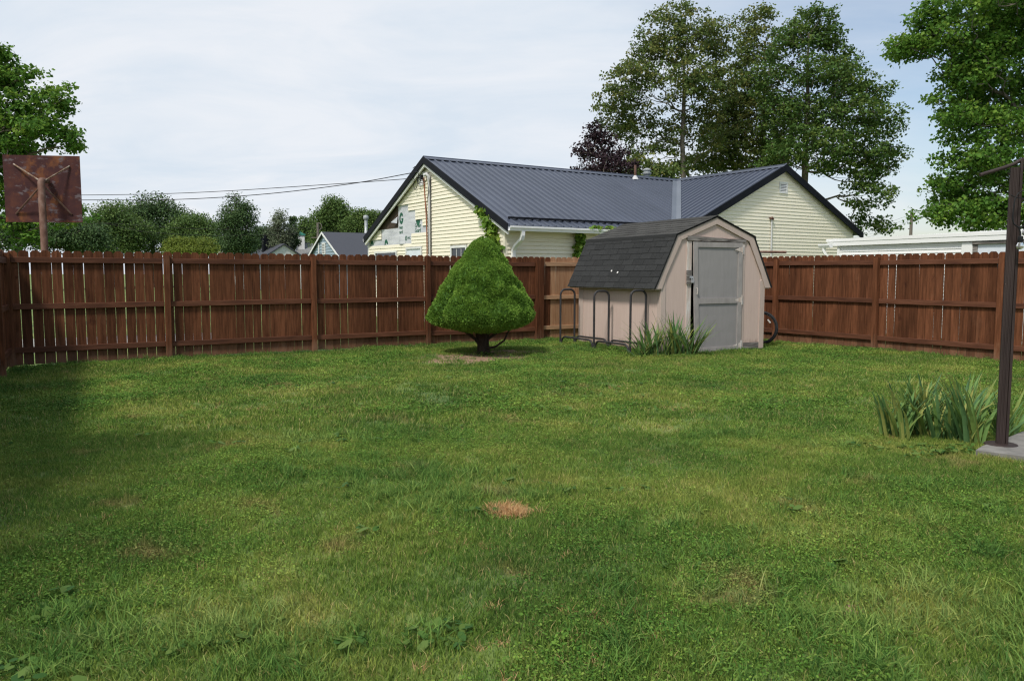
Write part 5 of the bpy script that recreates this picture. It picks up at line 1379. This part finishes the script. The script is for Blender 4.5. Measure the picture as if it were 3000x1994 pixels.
# ------------------------------------------------------------------ irises
def iris_leaf_mesh(rng, L_, wd, bend, tilt):
    mb = MB(); n = 6; pts = []
    for i in range(n + 1):
        f = i / n
        ang = tilt + bend * f ** 2.2
        pts.append(f)
    x = z = 0.0; C = [(0, 0)]
    for i in range(n):
        f = (i + 0.5) / n; a = tilt + bend * f ** 2.4
        x += math.sin(a) * L_ / n; z += math.cos(a) * L_ / n; C.append((x, z))
    for i in range(n):
        f0, f1 = i / n, (i + 1) / n
        w0 = wd * (0.85 + 0.3 * f0) * (1 - f0 ** 3); w1 = wd * (0.85 + 0.3 * f1) * (1 - f1 ** 3)
        (x0, z0), (x1, z1) = C[i], C[i + 1]
        for s in (-1, 1):
            mb.poly([(x0, 0, z0), (x0 + 0.004, s * w0, z0), (x1 + 0.004, s * w1, z1), (x1, 0, z1)])
    return mb.mesh('leaf', LF['iris'], 80)
def iris(label, loc, fans, seed, hscale):
    rr = random.Random(seed)
    t = thing('iris_clump', label, 'iris', loc)
    base = [iris_leaf_mesh(rr, 1.0, rr.uniform(0.015, 0.022), b_, tl) for b_ in (0.1, 0.35, 0.7, 1.5) for tl in (0.03, 0.14)]
    for (fx, fy, n, spread, h, dirn) in fans:
        for i in range(int(n * 2.1)):
            a = dirn + (PI if rr.random() < 0.5 else 0) + rr.uniform(-0.7, 0.7)
            hh = h * rr.uniform(0.75, 1.3)
            tilt = rr.triangular(0.0, spread, spread * 0.45)
            me = rr.choice(base[:6]) if rr.random() < 0.8 else rr.choice(base[4:])
            put('leaf', me, t, (fx + rr.gauss(0, 0.035), fy + rr.gauss(0, 0.035), -0.01), Matrix.Rotation(a, 3, 'Z').to_4x4().to_euler() if False else (0, 0, 0), (hh, 1.0, hh))
            o = t.children[-1] if False else COL.objects[-1]
            o.rotation_mode = 'QUATERNION'
            o.rotation_quaternion = (Matrix.Rotation(a, 3, 'Z') @ Matrix.Rotation(tilt, 3, 'Y')).to_quaternion()
    return t
iris('dense clump of sword-leaved irises in front of the shed corner', (2.72, 13.62, 0.0),
     [(-0.42, -0.02, 16, 0.8, 0.60, 0.1), (-0.25, 0.02, 14, 0.5, 0.56, 0.4), (-0.05, 0.0, 14, 0.45, 0.52, 0.0), (0.12, 0.06, 16, 0.35, 0.66, 0.6), (0.28, 0.0, 16, 0.5, 0.66, 0.0), (0.42, 0.0, 18, 0.85, 0.62, 0.1), (0.50, 0.06, 8, 0.9, 0.5, 0.0), (-0.5, -0.06, 7, 1.1, 0.42, 0.0)], 5, 1)
iris('blue-green iris clump beside the brown metal post and concrete slab', (3.72, 6.78, 0.0),
     [(-0.36, 0.14, 13, 0.45, 0.38, 0.2), (-0.18, 0.26, 13, 0.35, 0.46, 0.0), (0.02, 0.30, 14, 0.30, 0.50, 0.3), (0.16, -0.22, 16, 0.30, 0.46, 0.0), (0.10, -0.10, 12, 0.7, 0.38, 0.3), (0.26, 0.10, 16, 0.35, 0.52, 0.0), (0.38, 0.22, 12, 0.5, 0.50, 0.2), (0.62, 0.06, 14, 0.8, 0.42, 0.1), (-0.08, 0.12, 16, 0.5, 0.42, 0.0), (-0.30, 0.02, 12, 0.6, 0.38, 0.2), (0.0, 0.02, 12, 0.5, 0.44, 0.1), (0.22, -0.05, 12, 0.4, 0.48, 0.1)], 6, 1)

# ------------------------------------------------------------------ creepers on the house
def creeper(label, pts, n, sig, size, seed):
    rng = np.random.default_rng(seed); P = np.array([tuple(p) for p in pts])
    t = thing('creeper', label, 'climbing plant', tuple(P[-1]))
    o = P[-1]
    seg = rng.integers(0, len(P) - 1, n); f = rng.uniform(0, 1, (n, 1))
    w_ = np.array([0.5 + 0.6 * (s / len(P)) for s in seg])[:, None]
    C = P[seg] * (1 - f) + P[seg + 1] * f + rng.normal(0, 1, (n, 3)) * sig * w_ - o
    Q, ti = leaf_quads(rng, C, 5, 0.05, size, droop=0.9)
    c = put('foliage', quad_mesh('foliage', Q, LF['vine'], ti), t); c['kind'] = 'stuff'
    mb = MB(); mb.tube([tuple(p - o) for p in P], 0.01, 5); mb.build('stem', M['darkbark'], t)
MW = house.matrix_basis.copy() if False else Matrix.Translation(AH) @ Matrix.Rotation(ANG_H, 4, 'Z')
creeper('green creeper climbing the house corner beside the downspout', [MW @ gpt(s, z_, 0.08) for s, z_ in ((3.05, 3.10), (3.35, 2.95), (3.55, 2.75), (3.65, 2.5), (3.75, 2.25), (3.95, 1.95), (4.05, 1.6), (4.05, 0.2))], 420, 0.11, 0.13, 51)
creeper('small bushy creeper hanging on the shaded eave wall near the shed', [MW @ ept(s, z_, 0.12) for s, z_ in ((2.42, 2.44), (2.45, 2.3), (2.40, 2.1), (2.38, 1.9), (2.40, 1.6))], 150, 0.085, 0.11, 52)
creeper('green sprig growing out of the gutter above the shed', [MW @ H(u_, HW + 0.06, ZE + 0.0) for u_ in (2.6, 2.9, 3.3, 3.7)], 40, 0.035, 0.10, 53)

# ------------------------------------------------------------------ lawn: grass, clover, tufts (uncountable -> stuff)
def clump(seed, n, rad, hmin, hmax, wd, lean, matl, segs=2, name='grass_clump'):
    rng = np.random.default_rng(seed)
    a = rng.uniform(0, 2 * PI, n); r = rad * np.sqrt(rng.uniform(0, 1, n))
    bx, by = r * np.cos(a), r * np.sin(a)
    h = rng.uniform(hmin, hmax, n); d = rng.uniform(0, 2 * PI, n); ln = rng.uniform(0.15, 1.0, n) * lean
    fw = rng.uniform(0, 2 * PI, n)
    V = []; F = []; T = []
    for i in range(n):
        b0 = len(V); ti = rng.uniform(0, 1)
        ox, oy = math.cos(d[i]), math.sin(d[i]); sx, sy = math.cos(fw[i]) * wd / 2, math.sin(fw[i]) * wd / 2
        for k in range(segs):
            f = k / segs; w_ = 1 - 0.35 * f
            cx = bx[i] + ox * h[i] * ln[i] * f ** 1.6; cy = by[i] + oy * h[i] * ln[i] * f ** 1.6; cz_ = h[i] * f * (1 - 0.35 * ln[i] * f)
            V += [(cx - sx * w_, cy - sy * w_, cz_), (cx + sx * w_, cy + sy * w_, cz_)]; T += [ti, ti]
        V.append((bx[i] + ox * h[i] * ln[i], by[i] + oy * h[i] * ln[i], h[i] * (1 - 0.35 * ln[i]))); T.append(ti)
        for k in range(segs - 1): F.append((b0 + 2 * k, b0 + 2 * k + 1, b0 + 2 * k + 3, b0 + 2 * k + 2))
        F.append((b0 + 2 * segs - 2, b0 + 2 * segs - 1, b0 + 2 * segs))
    me = bpy.data.meshes.new(name); me.from_pydata(V, [], F); me.materials.append(matl)
    at_ = me.attributes.new('tint', 'FLOAT', 'POINT'); at_.data.foreach_set('value', T)
    return me
def leafy(seed, n, rad, h, size, matl, name='clover_clump', long=1.0):
    rng = np.random.default_rng(seed)
    a = rng.uniform(0, 2 * PI, n); r = rad * np.sqrt(rng.uniform(0, 1, n))
    P = np.stack([r * np.cos(a), r * np.sin(a), rng.uniform(0.4, 1.0, n) * h], axis=1)
    nr = rng.normal(0, 0.35, (n, 3)); nr[:, 2] = 1; nr /= np.linalg.norm(nr, axis=1, keepdims=True)
    t = rng.normal(0, 1, (n, 3)); t -= nr * (t * nr).sum(1, keepdims=True); t /= np.linalg.norm(t, axis=1, keepdims=True)
    b = np.cross(nr, t); s = size * rng.uniform(0.6, 1.2, (n, 1))
    Q = []
    for k in range(6):
        q = 2 * PI * k / 6; Q.append(P + t * s * 0.5 * long * math.cos(q) + b * s * 0.5 * math.sin(q))
    return quad_mesh(name, np.stack(Q, axis=1), matl, rng.uniform(0, 1, n))
def scatter(name, label, variants, pts, rot, scl, seed=0):
    rng = np.random.default_rng(seed); n = len(pts)
    me = bpy.data.meshes.new(name)
    me.vertices.add(n); me.vertices.foreach_set('co', np.asarray(pts, np.float32).reshape(-1))
    a = me.attributes.new('rot', 'FLOAT_VECTOR', 'POINT'); a.data.foreach_set('vector', np.asarray(rot, np.float32).reshape(-1))
    a = me.attributes.new('scl', 'FLOAT_VECTOR', 'POINT'); a.data.foreach_set('vector', np.asarray(scl, np.float32).reshape(-1))
    a = me.attributes.new('idx', 'INT', 'POINT'); a.data.foreach_set('value', rng.integers(0, len(variants), n).astype(np.int32))
    o = put(name, me); tag(o, label, None, None, 'stuff')
    g = bpy.data.node_groups.new(name, 'GeometryNodeTree')
    g.interface.new_socket('Geometry', in_out='INPUT', socket_type='NodeSocketGeometry'); g.interface.new_socket('Geometry', in_out='OUTPUT', socket_type='NodeSocketGeometry')
    gi = g.nodes.new('NodeGroupInput'); go = g.nodes.new('NodeGroupOutput')
    ip = g.nodes.new('GeometryNodeInstanceOnPoints'); ip.inputs['Pick Instance'].default_value = True
    jn = g.nodes.new('GeometryNodeJoinGeometry')
    for k, vm in enumerate(variants):
        vo = bpy.data.objects.new(vm.name, vm)
        oi = g.nodes.new('GeometryNodeObjectInfo'); oi.inputs['Object'].default_value = vo
        ti = g.nodes.new('GeometryNodeGeometryToInstance'); g.links.new(oi.outputs['Geometry'], ti.inputs[0]); g.links.new(ti.outputs[0], jn.inputs[0])
    def attr(nm, ty):
        q = g.nodes.new('GeometryNodeInputNamedAttribute'); q.data_type = ty; q.inputs['Name'].default_value = nm; return q.outputs[0]
    er = g.nodes.new('FunctionNodeEulerToRotation'); g.links.new(attr('rot', 'FLOAT_VECTOR'), er.inputs[0])
    g.links.new(gi.outputs[0], ip.inputs['Points']); g.links.new(jn.outputs[0], ip.inputs['Instance'])
    g.links.new(attr('idx', 'INT'), ip.inputs['Instance Index']); g.links.new(er.outputs[0], ip.inputs['Rotation']); g.links.new(attr('scl', 'FLOAT_VECTOR'), ip.inputs['Scale'])
    g.links.new(ip.outputs[0], go.inputs[0])
    md = o.modifiers.new('scatter', 'NODES'); md.node_group = g
    return o
NBv = np.array([-0.5156, 0.8568]); NRv = np.array([0.8435, 0.5371]); NLv = np.array([-0.8905, -0.455])
CLv = np.array([CL.x, CL.y])
def inside_yard(xy, m=0.04):
    ok = (xy @ NBv < 14.40 - m) & (xy @ NRv < 13.66 - m) & ((xy - CLv) @ NLv < -m)
    # outside shed footprint
    q = xy - np.array([2.634, 13.892]); c, s = math.cos(FA), math.sin(FA)
    lx_ = q[:, 0] * c + q[:, 1] * s; ly_ = -q[:, 0] * s + q[:, 1] * c
    ok &= ~((lx_ > 0.0) & (lx_ < SW) & (ly_ > 0.0) & (ly_ < SD))
    q = xy - np.array([3.66, 6.13]); e1_ = np.array([0.75, -0.66]); e2_ = np.array([0.77, 0.64])
    D = np.linalg.inv(np.stack([e1_, e2_], axis=1)); ab = q @ D.T
    ok &= ~((ab[:, 0] > -0.01) & (ab[:, 1] > -0.01))
    return ok
def ground_pts(rng, n, y0, y1, marg=1.08):
    y = np.sqrt(rng.uniform(y0 ** 2, y1 ** 2, n)); x = rng.uniform(-1, 1, n) * 0.652 * y * marg
    return np.stack([x, y], axis=1)
def to3(xy): return np.array([(x, y, gz(x, y)) for x, y in xy])
rng = np.random.default_rng(77)
def smooth_noise(xy, sc, seed):
    r = np.random.default_rng(seed); v = np.zeros(len(xy))
    for k in range(5):
        a = r.uniform(0, 2 * PI); f = sc * r.uniform(0.6, 1.8); v += np.sin((xy[:, 0] * math.cos(a) + xy[:, 1] * math.sin(a)) * f + r.uniform(0, 6.28))
    return v / 5
GV = [clump(100 + k, 46, 0.085, 0.018, 0.050, 0.0034, 0.9, M['grass']) for k in range(7)]
GVfar = [clump(120 + k, 40, 0.12, 0.022, 0.055, 0.0060, 0.9, M['grass']) for k in range(5)]
DEADC = np.array([-0.02, 4.69])
def soft_keep(xy, rng):
    sm_ = np.array([soil_mask(x, y) for x, y in xy]); dd = np.hypot((xy[:, 0] - DEADC[0]) / 0.13, (xy[:, 1] - DEADC[1]) / 0.11)
    return (rng.uniform(0, 1, len(xy)) > sm_ * 0.97) & (dd > 1.0)
def lay(y0, y1, dens, variants, name, label, smin, smax, seed, mask=None):
    area = 0.652 * 1.08 * (y1 ** 2 - y0 ** 2); n = int(area * dens); r = np.random.default_rng(seed)
    xy = ground_pts(r, n, y0, y1); xy = xy[inside_yard(xy)]; xy = xy[soft_keep(xy, r)]
    if mask is not None: xy = xy[mask(xy, r)]
    n = len(xy); p = to3(xy); rot = np.stack([r.normal(0, 0.08, n), r.normal(0, 0.08, n), r.uniform(0, 2 * PI, n)], axis=1)
    hn = 1 + 0.35 * smooth_noise(xy, 2.2, 5); s = r.uniform(smin, smax, n)
    scl = np.stack([s, s, s * hn], axis=1)
    return scatter(name, label, variants, p, rot, scl, seed)
lay(2.2, 7.0, 400, GV, 'grass', 'short mown lawn grass nearest the viewpoint', 0.75, 1.25, 201)
lay(7.0, 19.0, 150, GVfar, 'grass', 'short mown lawn grass in the far half of the yard', 0.8, 1.3, 202)
CV = [leafy(140 + k, 55, 0.10, 0.036, 0.0075, M['clover'], long=1.5) for k in range(4)]
CVf = [leafy(150 + k, 40, 0.12, 0.045, 0.0135, M['clover'], long=1.5) for k in range(4)]
lay(2.2, 8.0, 150, CV, 'clover', 'tiny-leaved clover and creeping weeds woven through the near lawn', 0.8, 1.3, 203, lambda xy, r: smooth_noise(xy, 1.8, 9) + r.normal(0, 0.25, len(xy)) > 0.06)
lay(8.0, 19.0, 60, CVf, 'clover', 'clover and creeping weeds in patches of the far lawn', 0.8, 1.4, 204, lambda xy, r: smooth_noise(xy, 1.5, 9) + r.normal(0, 0.25, len(xy)) > 0.0)
# coarse tufts
TV = [clump(160 + k, 54, 0.075, 0.045, 0.105, 0.0046, 1.3, M['coarse'], 3, 'coarse_tuft') for k in range(5)]
cent = [(-1.2, 6.9, 0.42, 26), (-1.75, 6.6, 0.35, 14), (-0.62, 5.6, 0.36, 30), (-1.1, 5.55, 0.35, 18), (-0.55, 4.95, 0.36, 34), (-0.9, 5.05, 0.3, 14), (-1.45, 5.9, 0.3, 12), (1.75, 2.95, 0.75, 150), (1.2, 3.1, 0.35, 24), (2.3, 3.4, 0.6, 60), (2.3, 4.4, 0.7, 30),
        (-1.2, 2.95, 0.40, 44), (-0.85, 2.85, 0.3, 26), (-1.55, 3.2, 0.25, 12), (-1.8, 2.75, 0.2, 10), (0.03, 5.0, 0.22, 14), (2.4, 6.6, 0.5, 20), (0.9, 4.3, 0.3, 10), (2.9, 5.0, 0.5, 24), (-1.3, 12.9, 0.5, 26), (0.55, 14.7, 0.4, 16), (1.1, 14.9, 0.5, 24), (1.9, 7.0, 0.25, 8)]
xy = np.concatenate([np.array([c_[0], c_[1]]) + rng.normal(0, 1, (c_[3], 2)) * np.array([c_[2], c_[2] * 0.5]) for c_ in cent])
# fringe along the fences
fr = []
for (o_, d_, l_, k) in ((CL, UB, 13.4, 170), (CR, Vector((0.5371, -0.8435, 0)), 9.5, 130), (CL, LFD, 8, 60)):
    inw = -NBv if d_ is UB else (-NRv if o_ is CR else -NLv)
    for _ in range(k):
        q = rng.uniform(0, l_); e = abs(rng.normal(0.06, 0.07)); fr.append((o_.x + d_.x * q + inw[0] * e, o_.y + d_.y * q + inw[1] * e))
for _ in range(120):   # round the shed and post base
    q = rng.uniform(-0.2, SD + 0.2); e = rng.uniform(0.02, 0.22); c, s = math.cos(FA), math.sin(FA); fr.append((2.634 - s * q - c * e, 13.892 + c * q - s * e))
for _ in range(60):
    q = rng.uniform(0, SW + 0.6); e = rng.uniform(0.02, 0.14); c, s = math.cos(FA), math.sin(FA); fr.append((2.634 + c * q + s * e, 13.892 + s * q - c * e))
fr = np.array(fr)
big = np.concatenate([np.ones(len(xy)), np.zeros(len(fr))]); xy = np.concatenate([xy, fr]); ok = inside_yard(xy, 0.0); xy = xy[ok]; big = big[ok]
n = len(xy); s = rng.uniform(0.55, 1.15, n) * (1 + 0.12 * big)
scatter('coarse_grass', 'longer coarse grass tufts dotted over the lawn and along the fence foot', TV, to3(xy), np.stack([rng.normal(0, 0.15, n), rng.normal(0, 0.15, n), rng.uniform(0, 6.28, n)], axis=1), np.stack([s, s, s], axis=1), 205)
# broad-leaved weeds
WV = [leafy(170 + k, 7, 0.06, 0.045, 0.034, LF['weed'], 'weed_clump', 1.7) for k in range(4)]
cent = [(-1.0, 2.95, 0.22, 14), (-1.75, 2.75, 0.2, 10), (-0.3, 3.0, 0.10, 5), (-1.9, 3.3, 0.25, 8), (-0.25, 2.9, 0.05, 3), (3.3, 6.35, 0.25, 26), (3.65, 6.2, 0.15, 10), (1.0, 9.0, 1.2, 36), (0.0, 9.5, 1.0, 24), (-1.2, 6.6, 0.3, 8), (2.9, 13.5, 0.3, 18), (-0.45, 13.8, 0.12, 14), (5.35, 15.7, 0.3, 18), (1.7, 14.9, 0.25, 18), (6.9, 14.5, 0.2, 8), (-2.0, 12.8, 0.5, 12), (-0.2, 4.55, 0.2, 5), (0.4, 5.2, 0.2, 5)]
xy = np.concatenate([np.array([c_[0], c_[1]]) + rng.normal(0, 1, (c_[3], 2)) * np.array([c_[2], c_[2] * 0.6]) for c_ in cent] + [ground_pts(rng, 170, 2.4, 16.0)])
xy = xy[inside_yard(xy, 0.02)]; n = len(xy); s = rng.uniform(0.5, 1.2, n)
scatter('weeds', 'broad-leaved plantain and dandelion weeds in the lawn', WV, to3(xy), np.stack([rng.normal(0, 0.1, n), rng.normal(0, 0.1, n), rng.uniform(0, 6.28, n)], axis=1), np.stack([s, s, s], axis=1), 206)
# the dead straw patch in mid-lawn and a few dry wisps
DV = [clump(180 + k, 26, 0.045, 0.03, 0.075, 0.0042, 1.5, LF['dead'], 3, 'straw_clump') for k in range(4)]
xy = DEADC + rng.normal(0, 1, (120, 2)) * np.array([0.056, 0.047])
n = len(xy); s = rng.uniform(0.7, 1.1, n)
o = scatter('dead_grass', 'orange tan patch of dead grass in the middle of the lawn', DV, to3(xy), np.stack([rng.normal(0, 0.3, n), rng.normal(0, 0.3, n), rng.uniform(0, 6.28, n)], axis=1), np.stack([s, s, s], axis=1), 207)
cent = [(-2.2, 10.2, 0.4, 40), (-1.6, 8.0, 0.3, 16), (-3.4, 9.8, 0.5, 26), (0.9, 9.6, 0.3, 16), (3.0, 9.8, 0.2, 12), (1.75, 8.2, 0.15, 9), (2.6, 9.3, 0.1, 9), (3.9, 7.2, 0.3, 9), (-0.3, 4.1, 0.35, 10), (0.4, 3.1, 0.3, 12), (2.1, 2.6, 0.2, 14), (4.05, 5.65, 0.3, 16), (-1.6, 4.3, 0.4, 8), (0.1, 2.8, 0.25, 10), (-2.9, 8.3, 0.3, 10), (5.0, 9.0, 0.3, 9)]
xy = np.concatenate([np.array([c_[0], c_[1]]) + rng.normal(0, 1, (c_[3], 2)) * np.array([c_[2], c_[2] * 0.5]) for c_ in cent])
xy = xy[inside_yard(xy, 0.02)]; n = len(xy); s = rng.uniform(0.4, 0.8, n)
scatter('dry_grass', 'scattered dry straw-coloured blades in worn spots of the lawn', DV, to3(xy), np.stack([rng.normal(0, 0.3, n), rng.normal(0, 0.3, n), rng.uniform(0, 6.28, n)], axis=1), np.stack([s, s, s], axis=1), 208)
